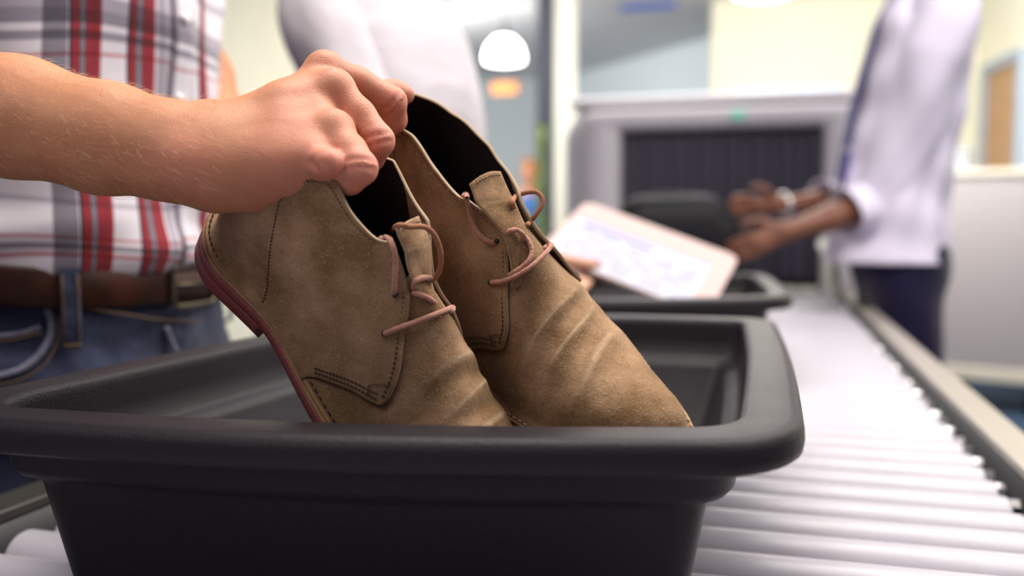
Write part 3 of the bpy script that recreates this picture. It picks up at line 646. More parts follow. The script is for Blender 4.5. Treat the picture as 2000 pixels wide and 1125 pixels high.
def axis_coords(lo, hi, h, fine=()):
    """grid positions from lo to hi with step h, finer inside the given (lo, hi, step) spans"""
    out = [lo]; 
    while out[-1] < hi:
        st = h
        for a, b, hf in fine:
            m = 0 if a <= out[-1] <= b else min(abs(out[-1]-a), abs(out[-1]-b)); st = min(st, hf + m*.25)
        out.append(out[-1] + st)
    return np.array(out, np.float32)
def mesh_field(f, xs, ys, zs, B=7, slack=1.7):
    nx, ny, nz = len(xs), len(ys), len(zs); Fd = np.full((nx, ny, nz), 1.0, np.float32)
    bi = [list(range(0, n, B)) for n in (nx, ny, nz)]; cs = []; hw = []
    for ax, ii in zip((xs, ys, zs), bi):
        lo = ax[ii]; hi = ax[[min(i+B, len(ax)-1) for i in ii]]; cs.append((lo+hi)/2); hw.append((hi-lo)/2)
    CX_, CY_, CZ_ = np.meshgrid(*cs, indexing='ij'); HX_, HY_, HZ_ = np.meshgrid(*hw, indexing='ij')
    d = f(np.stack([CX_.ravel(), CY_.ravel(), CZ_.ravel()], 1)).reshape(CX_.shape); rad = np.sqrt(HX_**2+HY_**2+HZ_**2)*slack
    idx = np.argwhere(np.abs(d) < rad); far = np.argwhere((d <= -rad))
    for i, j, k in far: Fd[bi[0][i]:bi[0][i]+B, bi[1][j]:bi[1][j]+B, bi[2][k]:bi[2][k]+B] = -1
    for c in range(0, len(idx), 400):
        sub = idx[c:c+400]; pts = []; sl = []
        for i, j, k in sub:
            a = slice(bi[0][i], min(bi[0][i]+B, nx)), slice(bi[1][j], min(bi[1][j]+B, ny)), slice(bi[2][k], min(bi[2][k]+B, nz))
            g = np.meshgrid(xs[a[0]], ys[a[1]], zs[a[2]], indexing='ij'); pts.append(np.stack([q.ravel() for q in g], 1)); sl.append((a, g[0].shape))
        v = f(np.concatenate(pts)); o = 0
        for a, sh in sl: m = sh[0]*sh[1]*sh[2]; Fd[a] = v[o:o+m].reshape(sh); o += m
    Sg = Fd < 0
    c = Sg[:-1, :-1, :-1].astype(np.int8)
    tot = sum(Sg[i:nx-1+i, j:ny-1+j, k:nz-1+k].astype(np.int8) for i in (0, 1) for j in (0, 1) for k in (0, 1))
    act = np.argwhere((tot > 0) & (tot < 8)); vid = np.full((nx-1, ny-1, nz-1), -1, np.int32); vid[act[:, 0], act[:, 1], act[:, 2]] = np.arange(len(act))
    acc = np.zeros((len(act), 3)); cnt = np.zeros(len(act)); AX = (xs, ys, zs)
    for dim in range(3):
        o1, o2 = [q for q in range(3) if q != dim]
        for u in (0, 1):
            for w in (0, 1):
                p = act.copy(); p[:, o1] += u; p[:, o2] += w; p2 = p.copy(); p2[:, dim] += 1
                a = Fd[p[:, 0], p[:, 1], p[:, 2]]; b = Fd[p2[:, 0], p2[:, 1], p2[:, 2]]; m = (a < 0) != (b < 0); t = np.where(m, a/(np.where(m, a - b, 1)), 0)
                P0 = np.stack([AX[q][p[:, q]] for q in range(3)], 1).astype(float); P1 = np.stack([AX[q][p2[:, q]] for q in range(3)], 1)
                acc += np.where(m[:, None], P0 + (P1-P0)*t[:, None], 0); cnt += m
    V = acc/np.maximum(cnt, 1)[:, None]; faces = []
    for dim in range(3):
        o1, o2 = [(1, 2), (2, 0), (0, 1)][dim]; sl0 = [slice(None)]*3; sl1 = [slice(None)]*3; sl0[dim] = slice(0, -1); sl1[dim] = slice(1, None)
        A = Sg[tuple(sl0)]; Bq = Sg[tuple(sl1)]; e = np.argwhere(A != Bq); e = e[(e[:, o1] > 0) & (e[:, o2] > 0)]
        lim = np.array([nx-1, ny-1, nz-1]); e = e[(e < lim).all(1)]
        inside = A[e[:, 0], e[:, 1], e[:, 2]]; q = []
        for u, w in ((0, 0), (1, 0), (1, 1), (0, 1)):
            p = e.copy(); p[:, o1] -= u; p[:, o2] -= w; q.append(vid[p[:, 0], p[:, 1], p[:, 2]])
        q = np.stack(q, 1); q[~inside] = q[~inside][:, ::-1]; faces.append(q)
    Fc = np.concatenate(faces); Fc = Fc[(Fc >= 0).all(1)]
    return V, Fc
def smooth_mesh(V, Fc, it=2, w=.5):
    n = len(V)
    for _ in range(it):
        A = np.zeros((n, 3)); c = np.zeros(n)
        for i, j in ((0, 1), (1, 2), (2, 3), (3, 0)):
            for a, b in ((i, j), (j, i)):
                np.add.at(A, Fc[:, a], V[Fc[:, b]]); np.add.at(c, Fc[:, a], 1)
        V = V*(1-w) + w*A/np.maximum(c, 1)[:, None]
    return V
def skin(name, c1, c2, red, rough=.48, sss=.12):
    m = bpy.data.materials.new(name); m.use_nodes = True; nt = m.node_tree; b = nt.nodes['Principled BSDF']; L = nt.links.new
    b.inputs['Roughness'].default_value = rough; b.inputs['Specular IOR Level'].default_value = .4
    b.inputs['Subsurface Weight'].default_value = sss; b.inputs['Subsurface Radius'].default_value = (.010, .0035, .0018); b.inputs['Subsurface Scale'].default_value = .5
    tc = nd(nt, 'ShaderNodeTexCoord'); n = nd(nt, 'ShaderNodeTexNoise', i_Scale=34, i_Detail=6, i_Roughness=.6); L(tc.outputs['Object'], n.inputs['Vector'])
    r = nd(nt, 'ShaderNodeMapRange', i_1=.35, i_2=.68); L(n.outputs['Fac'], r.inputs['Value'])
    x = nd(nt, 'ShaderNodeMix', data_type='RGBA'); x.inputs[6].default_value = (*c1, 1); x.inputs[7].default_value = (*c2, 1); L(r.outputs[0], x.inputs[0])
    a = nd(nt, 'ShaderNodeAttribute', attribute_name='blush'); x2 = nd(nt, 'ShaderNodeMix', data_type='RGBA'); L(a.outputs['Fac'], x2.inputs[0]); L(x.outputs[2], x2.inputs[6]); x2.inputs[7].default_value = (*red, 1)
    L(x2.outputs[2], b.inputs['Base Color'])
    v = nd(nt, 'ShaderNodeTexVoronoi', feature='DISTANCE_TO_EDGE', i_Scale=620); L(tc.outputs['Object'], v.inputs['Vector'])
    vr = nd(nt, 'ShaderNodeMapRange', i_1=0, i_2=.12); L(v.outputs['Distance'], vr.inputs['Value'])
    n2 = nd(nt, 'ShaderNodeTexNoise', i_Scale=210, i_Detail=5, i_Roughness=.65); L(tc.outputs['Object'], n2.inputs['Vector'])
    ad = nd(nt, 'ShaderNodeMath', operation='MULTIPLY_ADD', i_1=.35); L(vr.outputs[0], ad.inputs[0]); L(n2.outputs['Fac'], ad.inputs[2])
    bp = nd(nt, 'ShaderNodeBump', i_Strength=.32, i_Distance=.0009); L(ad.outputs[0], bp.inputs['Height'])
    L(bp.outputs[0], b.inputs['Normal']); return m
M['skin'] = skin('skin_tanned', (.47, .192, .088), (.54, .24, .12), (.66, .24, .17))
M['skin_dark'] = skin('skin_brown', (.16, .062, .036), (.20, .08, .046), (.30, .11, .08), sss=.05)
M['skin_pale'] = skin('skin_pale', (.55, .30, .2), (.6, .33, .23), (.62, .28, .22))

def figure(B, p, nf, ls, h=1.0, legs=True, w=1.0):
    """trunk, neck, head with face, legs and feet; p(forward, left, z) gives points"""
    P = lambda f_, l_, z: p(f_*h, l_*h*w, z*h)
    B.chain([P(0, 0, 1.0), P(0, 0, 1.12), P(0, 0, 1.30), P(-.01, 0, 1.42)], [.146*h*w, .144*h*w, .160*h*w, .120*h*w], .06*h, nf, 1.42)
    B.limb(P(-.02, -.15, 1.44), P(-.02, .15, 1.44), .062*h, .062*h, .06*h)
    B.chain([P(-.02, 0, 1.45), P(.0, 0, 1.58)], [.060*h, .054*h], .03*h)
    B.chain([P(.015, 0, 1.66), P(.01, 0, 1.73)], [.082*h, .095*h], .04*h, ls, 1.15)
    B.limb(P(.075, 0, 1.59), P(.06, 0, 1.62), .028*h, .04*h, .03*h)                     # chin
    B.limb(P(.108, 0, 1.70), P(.122, 0, 1.665), .009*h, .014*h, .012*h)                 # nose
    B.limb(P(.101, -.02, 1.632), P(.101, .02, 1.632), .009*h, .009*h, .008*h)           # lips
    B.limb(P(.112, -.022, 1.630), P(.112, .022, 1.630), .003*h, .003*h, .004*h, neg=True)
    for s_ in (-1, 1):
        B.limb(P(0, s_*.086, 1.655), P(-.012, s_*.09, 1.70), .010*h, .014*h, .008*h)    # ear
        B.ball(P(.097, s_*.033, 1.708), .011*h, .012*h, neg=True); B.ball(P(.083, s_*.033, 1.706), .013*h, .003*h)
        B.chain([P(0, s_*.09, .94), P(.0, s_*.10, .50), P(-.02, s_*.105, .10)], [.080*h, .058*h, .040*h], .05*h)
        B.limb(P(-.04, s_*.105, .05), P(.14, s_*.11, .035), .042*h, .035*h, .03*h)
def hand(B, w, d, n, thumb, curl=.5, s=1.0):
    """open-palm hand: wrist w, pointing d, palm normal n, thumb side vector, curl 0..1"""
    d = d/np.linalg.norm(d); n = n - d*(n@d); n = n/np.linalg.norm(n); t = np.cross(d, n); t = t if t @ thumb > 0 else -t
    B.limb(w, w + d*.070*s, .026*s, .031*s, .015*s, n, 1.8); k0 = w + d*.085*s
    for q_ in range(4):
        r0 = k0 + t*(.024 - .0155*q_)*s; L_ = [.072, .080, .075, .060][q_]*s; c = curl*1.1
        a1 = r0 + (d*math.cos(c) + n*math.sin(c))*L_*.48; a2 = a1 + (d*math.cos(c*2) + n*math.sin(c*2))*L_*.32; a3 = a2 + (d*math.cos(c*2.7) + n*math.sin(c*2.7))*L_*.22
        B.chain([r0, a1, a2, a3], [.0098*s, .0088*s, .0080*s, .0070*s], .004)
    b0 = w + d*.020*s + t*.020*s; b1 = b0 + (d*.6 + t*.7 + n*.35)*.040*s; b2 = b1 + (d*.85 + t*.25 + n*(.3+curl*.4))*.032*s; b3 = b2 + (d*.9 + n*curl*.6)*.024*s
    B.chain([b0, b1, b2, b3], [.0140*s, .0112*s, .0096*s, .0080*s], .008)

# ------------------------------------------------------------------ the man with the boots
def px(x, y, d): return at(x, y, d)
mm = Body()
# forearm (elbow out of frame to the left), radius in metres
elb = px(-470, 120, .66); fa = [elb, px(-180, 190, .615), px(30, 228, .585), px(210, 271, .570), px(330, 294, .563), px(400, 306, .560), px(450, 312, .560)]
fn = upv*.35 - fwd*.93      # thin direction of wrist and hand: the back of the hand faces the lens and up
mm.chain(fa, [.046, .0435, .0385, .0340, .0298, .0285, .0270], .012, fn, 1.18)
# metacarpals
MC = {'i': (px(432, 258, .572), px(565, 203, .588), px(634, 137, .600)), 'm': (px(430, 282, .562), px(560, 214, .572), px(652, 176, .580)),
      'r': (px(430, 312, .556), px(560, 275, .557), px(650, 256, .558)), 'p': (px(430, 342, .552), px(540, 324, .548), px(612, 312, .545))}
mm.chain(MC['i'], [.0155, .0118, .0112], .012); mm.ball(MC['i'][2], .0122, .006)
mm.chain(MC['m'], [.0185, .0145, .0120], .012); mm.ball(MC['m'][2] + upv*.0005, .0128, .006)
mm.chain(MC['r'], [.0190, .0150, .0118], .012); mm.ball(MC['r'][2], .0128, .006)
mm.chain(MC['p'], [.0180, .0150, .0120], .012); mm.ball(MC['p'][2], .0120, .006)
mm.chain([px(430, 350, .560), px(500, 362, .560), px(585, 345, .556), px(622, 330, .560)], [.0180, .0125, .0105, .009], .012)     # heel of the hand
for u_, v_ in (('i', 'm'), ('m', 'r'), ('r', 'p')):
    A_ = [(a+c)/2 for a, c in zip(MC[u_], MC[v_])]; mm.chain([A_[0], A_[1], A_[1]*.35 + A_[2]*.65], [.0170, .0132, .0108], .008)
mm.chain([px(430, 300, .585), px(540, 250, .600), px(630, 215, .612)], [.018, .018, .014], .012)            # palm
# fingers: joints and radii
fingers = {
 'index': ([MC['i'][2], px(700, 163, .612), px(764, 199, .622), px(768, 234, .632), px(752, 262, .650), px(735, 278, .665)], [.0112, .0106, .0103, .0092, .0082, .0070]),
 'middle': ([MC['m'][2], px(700, 226, .577), px(738, 275, .573), px(722, 308, .580), px(702, 330, .594), px(690, 340, .606)], [.0116, .0107, .0102, .0091, .0082, .0070]),
 'ring': ([MC['r'][2], px(682, 298, .548), px(703, 328, .540), px(682, 350, .546), px(664, 350, .562), px(655, 345, .575)], [.0116, .0108, .0103, .0092, .0080, .0068]),
 'little': ([MC['p'][2], px(630, 318, .535), px(642, 318, .533), px(636, 340, .545), px(630, 352, .560), px(626, 356, .572)], [.0096, .0080, .0078, .0072, .0066, .0058])}
for P_, R__ in fingers.values(): mm.chain(P_, R__, .0035)
mm.chain([px(470, 262, .592), px(590, 205, .628), px(700, 185, .646), px(770, 182, .655), px(790, 185, .658)], [.017, .0140, .0112, .0088, .0072], .006)   # thumb
# wrist bump and forearm muscle
mm.ball(px(362, 322, .545), .0135, .014); mm.ball(px(405, 228, .566), .0075, .010)
def crease(P, j, off, r=.0004, k=.0026):
    d = P[j+1]-P[j-1]; d /= np.linalg.norm(d); c = P[j] + d*off; v = CAM - c; v /= np.linalg.norm(v); v = v - d*(v@d); v /= np.linalg.norm(v); w = np.cross(d, v); R__ = .0104
    A = [c + (v*math.cos(t) + w*math.sin(t))*R__ for t in np.linspace(-1.0, 1.2, 6)]
    for a, b_ in zip(A[:-1], A[1:]): mm.limb(a, b_, r, r, k, neg=True)
for nm_ in ('index', 'middle', 'ring'):
    for o_ in (-.0028, .0022): crease(fingers[nm_][0], 2, o_)
# creases between the folded fingers
for a, b_ in ((px(612, 318, .530), px(618, 332, .528)), (px(632, 322, .522), px(642, 334, .520))): mm.limb(a, b_, .0012, .0010, .004, neg=True)
# body under the clothes
a_ = math.radians(6); nf = np.array([math.cos(a_), -math.sin(a_), 0]); ls = np.array([math.sin(a_), math.cos(a_), 0])   # front, his left
C0 = np.array([-.768, .900, 0.])
def mb_(f_, l_, z): return C0 + nf*f_ + ls*l_ + [0, 0, z]
sh_r = mb_(-.03, -.19, 1.42); mm.chain([elb, (elb+sh_r)/2 + [-.01, 0, -.01], sh_r], [.044, .047, .056], .03)
figure(mm, mb_, nf, ls)
# far (left) arm, reaching forward with a relaxed hand
le = px(352, 40, 1.24); lw = px(452, 262, 1.16)
mm.chain([mb_(-.03, .19, 1.42), (mb_(-.03, .19, 1.42)+le)/2, le], [.056, .047, .040], .03); mm.chain([le, (le+lw)/2, lw], [.040, .033, .026], .02)
hand(mm, lw, lw-le, np.array([.2, -.5, -.6]), np.array([.6, 0, .6]), .35)
gx = axis_coords(-1.05, .0, .011, [(-.42, -.09, .0017), (-.70, -.42, .0034)])
gy = axis_coords(.40, 1.28, .011, [(.485, .640, .0017)])
gz = axis_coords(-.02, 1.86, .011, [(1.035, 1.165, .0017)])
V, Fc = mesh_field(mm.f, gx, gy, gz); V = smooth_mesh(V, Fc, 1, .35)
man = empty('person', (*C0[:2], 0), 'person in plaid shirt, brown belt and jeans gripping both boots with one hand', 'person')
body = obj('body', (V, Fc), M['skin'], man)
bl = np.zeros(len(V))
for P_, R__ in fingers.values():
    for j, w_ in ((0, .55), (2, 1.0), (3, .9), (4, .9), (5, .9)): bl = np.maximum(bl, w_*np.exp(-(np.linalg.norm(V-P_[j], axis=1)/.021)**2))
bl = np.maximum(bl, .5*np.exp(-(np.linalg.norm(V-px(362, 322, .53), axis=1)/.025)**2)); bl = np.maximum(bl, .45*sm(px(470,0,.56)[0], px(600,0,.56)[0], V[:, 0])*(V[:, 1] < .75))
set_attr(body, 'blush', np.clip(bl, 0, 1))
# ------------------------------------------------------------------ cloth
def ramp_node(nt, src, lo, hi, bands, base):
    """constant colour bands along a coordinate; bands = [(start, end, colour)]"""
    r = nd(nt, 'ShaderNodeMapRange', i_1=lo, i_2=hi); nt.links.new(src, r.inputs['Value']); c = nd(nt, 'ShaderNodeValToRGB'); c.color_ramp.interpolation = 'CONSTANT'
    pts = [(0.0, base)]; e = lo
    for a, b_, col in sorted(bands):
        if a > e + 1e-6: pts.append(((e-lo)/(hi-lo), base))
        pts.append(((a-lo)/(hi-lo), col)); e = b_
    pts.append(((e-lo)/(hi-lo), base)); el = c.color_ramp.elements; pts = pts[:32]
    el[0].position = 0; el[0].color = (*base, 1); el.remove(el[1])
    for p_, col in pts[1:]: q = el.new(min(max(p_, 0), 1)); q.color = (*col, 1)
    nt.links.new(r.outputs[0], c.inputs[0]); return c.outputs[0]
def cloth_mat(name, col, rough=.85, weave=900, bump=.3, attr=None, u_b=None, v_b=None, ur=(-.3, .3), vr=(.9, 1.4), sheen=.2, col2=None, cs=6, wr=0):
    m = bpy.data.materials.new(name); m.use_nodes = True; nt = m.node_tree; b = nt.nodes['Principled BSDF']; L = nt.links.new
    b.inputs['Roughness'].default_value = rough; b.inputs['Specular IOR Level'].default_value = .2; b.inputs['Sheen Weight'].default_value = sheen; b.inputs['Base Color'].default_value = (*col, 1)
    tc = nd(nt, 'ShaderNodeTexCoord')
    if u_b:
        a = nd(nt, 'ShaderNodeAttribute', attribute_name='cloth'); s_ = nd(nt, 'ShaderNodeSeparateXYZ'); L(a.outputs['Vector'], s_.inputs[0])
        A = ramp_node(nt, s_.outputs[0], *ur, u_b, (1, 1, 1)); Bn = ramp_node(nt, s_.outputs[1], *vr, v_b, (1, 1, 1))
        x = nd(nt, 'ShaderNodeMix', data_type='RGBA', blend_type='MULTIPLY'); x.inputs[0].default_value = 1; L(A, x.inputs[6]); L(Bn, x.inputs[7])
        y = nd(nt, 'ShaderNodeMix', data_type='RGBA', blend_type='MULTIPLY'); y.inputs[0].default_value = 1; L(x.outputs[2], y.inputs[6]); y.inputs[7].default_value = (*col, 1); L(y.outputs[2], b.inputs['Base Color'])
    elif col2:
        n = nd(nt, 'ShaderNodeTexNoise', i_Scale=cs, i_Detail=5, i_Roughness=.65); L(tc.outputs['Object'], n.inputs['Vector']); r = nd(nt, 'ShaderNodeMapRange', i_1=.36, i_2=.66); L(n.outputs['Fac'], r.inputs['Value'])
        x = nd(nt, 'ShaderNodeMix', data_type='RGBA'); L(r.outputs[0], x.inputs[0]); x.inputs[6].default_value = (*col, 1); x.inputs[7].default_value = (*col2, 1)
        n2 = nd(nt, 'ShaderNodeTexNoise', i_Scale=weave*.6, i_Detail=2); mp = nd(nt, 'ShaderNodeMapping'); mp.inputs['Scale'].default_value = (1, 1, .25); L(tc.outputs['Object'], mp.inputs[0]); L(mp.outputs[0], n2.inputs['Vector'])
        r2 = nd(nt, 'ShaderNodeMapRange', i_1=.3, i_2=.7, i_3=.65, i_4=1.45); L(n2.outputs['Fac'], r2.inputs['Value']); v = nd(nt, 'ShaderNodeVectorMath', operation='SCALE'); L(x.outputs[2], v.inputs[0]); L(r2.outputs[0], v.inputs['Scale']); L(v.outputs[0], b.inputs['Base Color'])
    n = nd(nt, 'ShaderNodeTexNoise', i_Scale=weave, i_Detail=2); L(tc.outputs['Object'], n.inputs['Vector'])
    bp = nd(nt, 'ShaderNodeBump', i_Strength=bump, i_Distance=.0008); L(n.outputs['Fac'], bp.inputs['Height'])
    if wr:
        n3 = nd(nt, 'ShaderNodeTexNoise', i_Scale=wr, i_Detail=3, i_Distortion=.6); L(tc.outputs['Object'], n3.inputs['Vector']); bp2 = nd(nt, 'ShaderNodeBump', i_Strength=.5, i_Distance=.02)
        L(n3.outputs['Fac'], bp2.inputs['Height']); L(bp.outputs[0], bp2.inputs['Normal']); L(bp2.outputs[0], b.inputs['Normal'])
    else: L(bp.outputs[0], b.inputs['Normal'])
    return m
RED, DK, GR, GL, PK = (.42, .03, .045), (.055, .05, .07), (.30, .29, .32), (.52, .50, .55), (.72, .33, .36)
def redband(a, s=1.0):
    o_ = []; x = a
    for w_, c in ((.0075, RED), (.0012, DK), (.0060, RED), (.0012, DK), (.0052, GR), (.0012, DK), (.0060, RED), (.0034, DK)): o_.append((x, x+w_*s, c)); x += w_*s
    return o_, x
ub = [(.0150, .0260, GL)]; r1, e1 = redband(.0275); ub += r1; r2, e2 = redband(.088); ub += r2; ub += [(e2 + .0005, e2 + .024, GR)]
ub += [(-.058, -.052, RED), (-.052, -.044, RED), (-.044, -.041, DK), (-.030, -.010, GL)]
vb = [(1.246, 1.262, GL), (1.2330, 1.246, (.36, .35, .39)), (1.2180, 1.2270, (.40, .39, .43)), (1.2040, 1.2075, PK), (1.290, 1.300, (.62, .6, .65)), (.9965, 1.0015, PK), (1.006, 1.012, (.4, .38, .40)), (1.0165, 1.0205, PK), (1.055, 1.061, (.66, .64, .68)), (1.36, 1.375, GR), (1.155, 1.156, GL)]
M['plaid'] = cloth_mat('shirt_plaid_cotton', (.66, .62, .67), .85, 1200, .2, u_b=ub, v_b=vb, ur=(-.08, .20), vr=(.98, 1.40))
M['plaid_plain'] = cloth_mat('shirt_sleeve_cotton', (.60, .54, .58), .85, 1200, .2)
M['denim'] = cloth_mat('denim_blue', (.007, .010, .028), .9, 1500, .6, col2=(.032, .040, .078), cs=13, wr=14)
M['denim_light'] = cloth_mat('denim_worn_edge', (.17, .165, .21), .9, 1500, .6, col2=(.08, .085, .14), cs=60)
M['belt'] = mat('belt_leather', (.020, .006, .003), .45, spec=.25, bump=.4, bscale=500, col2=(.045, .012, .005), cscale=30)
M['brass'] = mat('buckle_metal', (.13, .105, .07), .38, metal=.9, bump=.2, bscale=400)
M['gold_thread'] = mat('jeans_thread', (.10, .055, .022), .8)
M['shellbutton'] = mat('button_pearl', (.8, .76, .76), .25, coat=.4)
M['blouse'] = cloth_mat('blouse_white', (.48, .45, .49), .8, 900, .15, wr=9)
M['uniform'] = cloth_mat('uniform_shirt_white', (.68, .63, .76), .8, 900, .15)
M['navy'] = cloth_mat('navy_wool', (.008, .005, .032), .85, 900, .2, wr=10)
M['tie'] = cloth_mat('tie_navy', (.035, .03, .15), .6, 900, .2)
M['tieblue'] = cloth_mat('tie_blue_block', (.06, .05, .34), .6, 900, .2)
M['hair'] = mat('hair_brown', (.05, .03, .018), .5, bump=.8, bscale=300)
M['hair_black'] = mat('hair_black', (.012, .01, .01), .45, bump=.8, bscale=300)
M['eye'] = mat('eye', (.6, .6, .58), .2)

def wrapcloth(p, nf, ls, Z, Af, Bf, Cf_, folds, name, m, parent, nt_=120, nz_=90, t0=-math.pi, t1=math.pi, th=.0016, shift=0):
    """garment panel wrapped round a trunk: half width Af(z), half depth Bf(z), forward shift Cf_(z)"""
    T = np.linspace(t0, t1, nt_); G = np.zeros((nt_, nz_, 3)); UV = np.zeros((nt_, nz_, 3))
    for j, z in enumerate(np.linspace(Z[0], Z[1], nz_)):
        A, B_ = Af(z), Bf(z); d = folds(T, z); x = (B_+d)*np.cos(T)*1.0 + Cf_(z); y = (A+d)*np.sin(T)
        s_ = np.r_[0, np.cumsum(np.hypot(np.diff(B_*np.cos(T)), np.diff(A*np.sin(T))))]; s_ -= np.interp(0, T, s_)
        for i in range(nt_): G[i, j] = p(x[i], y[i], z)
        UV[:, j, 0] = -s_ + shift*(z-1.1) ; UV[:, j, 1] = z + .6*folds(T, z)*0 + .006*np.sin(T*3+z*20)
    b = MB(); b.grid(G, flip=True); o_ = obj(name, b, m, parent, solid=(th, 0)); set_attr(o_, 'cloth', UV.reshape(-1, 3), 'FLOAT_VECTOR'); return o_, G
def sleeve(P, R_, name, m, parent, fold=.003, seed=0, n=60, seg=40, solid=.0018):
    Q = spline(P, n); r = np.interp(np.linspace(0, 1, n), np.linspace(0, 1, len(R_)), R_); T = np.gradient(Q, axis=0); T /= np.linalg.norm(T, axis=1)[:, None]
    u = np.cross(T[0], [.3, .2, .9]); G = np.zeros((n, seg, 3)); a = np.linspace(0, 2*np.pi, seg, endpoint=False)
    for i in range(n):
        u = u - T[i]*(u@T[i]); u /= np.linalg.norm(u); w = np.cross(T[i], u)
        rr = r[i] + fold*(np.sin(i*.30+2.6*np.sin(a+seed)+seed)*.5 + np.sin(i*.13+a*2+seed)*.8 + .4*np.sin(a*5-i*.2))
        G[i] = Q[i] + (np.cos(a)*rr)[:, None]*u + (np.sin(a)*rr)[:, None]*w
    b = MB(); b.grid(G, cv=True); return obj(name, b, m, parent, solid=(solid, 0))

# ---- the man's clothes
wave = lambda T, z: .0030*np.sin(T*5+z*16) + .0022*np.sin(T*11-z*35+1) + .0045*np.sin(z*58+T*1.6+.8*np.sin(T*4))*sm(1.10, 1.02, z) + .0030*np.sin(z*95-T*3)*sm(1.07, 1.0, z)
Ash = lambda z: float(cr([.96, 1.0, 1.06, 1.15, 1.3, 1.42, 1.475, 1.51, 1.535], [.176, .182, .182, .176, .184, .205, .200, .150, .075], z)); Bsh = lambda z: float(cr([.96, 1.0, 1.06, 1.15, 1.3, 1.42, 1.475, 1.51, 1.535], [.131, .137, .138, .130, .134, .112, .090, .078, .068], z))
shirt, GS = wrapcloth(mb_, nf, ls, (.982, 1.535), Ash, Bsh, lambda z: 0., wave, 'plaid_shirt', M['plaid'], man, 170, 120)
sleeve([mb_(-.02, -.09, 1.465), mb_(-.03, -.18, 1.435), (elb+sh_r)/2 + [-.01, 0, .0], sh_r*.08 + elb*.92], [.062, .072, .064, .058], 'shirt_sleeve', M['plaid_plain'], shirt)
sleeve([mb_(-.02, .09, 1.465), mb_(-.03, .18, 1.435), (mb_(-.03, .19, 1.42)+le)/2, le*.9+mb_(-.03, .19, 1.42)*.1], [.062, .070, .060, .052], 'shirt_sleeve', M['plaid_plain'], shirt, seed=2)
# placket with pearl buttons
def on_torso(t, z, out): A, B_ = Ash(z), Bsh(z); return mb_((B_+out)*math.cos(t), (A+out)*math.sin(t), z)
b = MB(); G = np.array([[on_torso(t, z, .0042 + float(wave(np.array([t]), z)[0])) for z in np.linspace(.99, 1.44, 60)] for t in np.linspace(-.055, .125, 7)]); b.grid(G, flip=True)
pk_ = obj('button_placket', b, M['plaid'], shirt, solid=(.0016, 0)); uvp = np.zeros((7, 60, 3)); uvp[..., 0] = np.linspace(-.015, .012, 7)[:, None]; uvp[..., 1] = np.linspace(.99, 1.44, 60)[None]; set_attr(pk_, 'cloth', uvp.reshape(-1, 3), 'FLOAT_VECTOR')
for z in (1.09, 1.175, 1.262, 1.35):
    c = on_torso(.02, z, .0065 + float(wave(np.array([.02]), z)[0])); b = MB(); nn = nf
    b.tube([c, c + nn*.0006, c + nn*.0022, c + nn*.0026], [.0052, .0060, .0056, .0040], 18); b.tube([c + nn*.0025, c + nn*.0029], [.003, .001], 12); obj('button', b, M['shellbutton'], shirt)
# jeans: hips and legs as one garment
jj = Body()
jj.chain([mb_(0, 0, .955), mb_(0, 0, .86)], [.172, .174], .05, nf, 1.36)
for s_ in (-1, 1): jj.chain([mb_(.0, s_*.088, .84), mb_(.005, s_*.10, .50), mb_(-.015, s_*.108, .06)], [.098, .078, .066], .035)
def jextra(X, D):
    ang = np.arctan2((X - C0.astype(np.float32)) @ ls.astype(np.float32), (X - C0.astype(np.float32)) @ nf.astype(np.float32)); z = X[:, 2]
    D = D - .0025*np.sin(z*42+ang*3+np.sin(ang*5)) - .0016*np.sin(z*90-ang*7) - .0035*np.sin(z*26+ang*2)*(z < .9)
    return np.maximum(np.maximum(D, z - .968), .03 - z)
jj.extra = jextra
V, Fc = mesh_field(jj.f, axis_coords(-1.02, -.5, .010, [(-.9, -.6, .006)]), axis_coords(.62, 1.2, .010, [(.7, 1.0, .006)]), axis_coords(.01, 1.0, .011, [(.78, .98, .005)]), slack=2)
jeans = obj('jeans', (smooth_mesh(V, Fc, 1), Fc), M['denim'], man)
jc = proj(V[V[:, 2] > .6]); ok = np.array([1.0])
def jdepth(x, y): k = np.hypot(jc[:, 0]-x, jc[:, 1]-y) < 14; return float(jc[k, 2].min()) if k.any() else float(jc[np.argmin(np.hypot(jc[:, 0]-x, jc[:, 1]-y)), 2])
def seam(pts, r, m, name, lift=.001, parent=None):
    P = [at(x, y, jdepth(x, y) - lift) for x, y in pts]; Q = spline(P, 50); Q = np.array([q for q in Q]); b = MB(); b.tube(Q, r, 8); return obj(name, b, m, parent or jeans)
seam([(-25, 742), (0, 735), (40, 722), (75, 695), (98, 658), (100, 625), (90, 600)], .0034, M['denim_light'], 'pocket_hem', .0005)
seam([(-25, 760), (0, 752), (50, 738), (90, 708), (114, 660), (115, 620)], .0009, M['gold_thread'], 'pocket_stitching', .003)
seam([(-25, 662), (0, 657), (40, 652), (78, 640)], .0026, M['denim_light'], 'coin_pocket_hem', .001)
seam([(-25, 670), (0, 666), (40, 661), (80, 650)], .0009, M['gold_thread'], 'coin_pocket_stitching', .003)
seam([(-25, 566), (0, 571), (60, 583), (110, 592), (170, 603), (240, 613), (310, 624), (390, 628)], .0011, M['gold_thread'], 'waistband_seam', .0012)
seam([(325, 640), (338, 675), (352, 702), (366, 735)], .0030, M['denim_light'], 'fly_seam', .001)
c = at(98, 594, jdepth(98, 594) - .002); v_ = (CAM-c)/np.linalg.norm(CAM-c); b = MB(); b.tube([c, c+v_*.0015, c+v_*.0025], [.0050, .0044, .0018], 16); obj('rivet', b, mat('rivet_copper', (.5, .2, .1), .4, metal=.8), jeans)
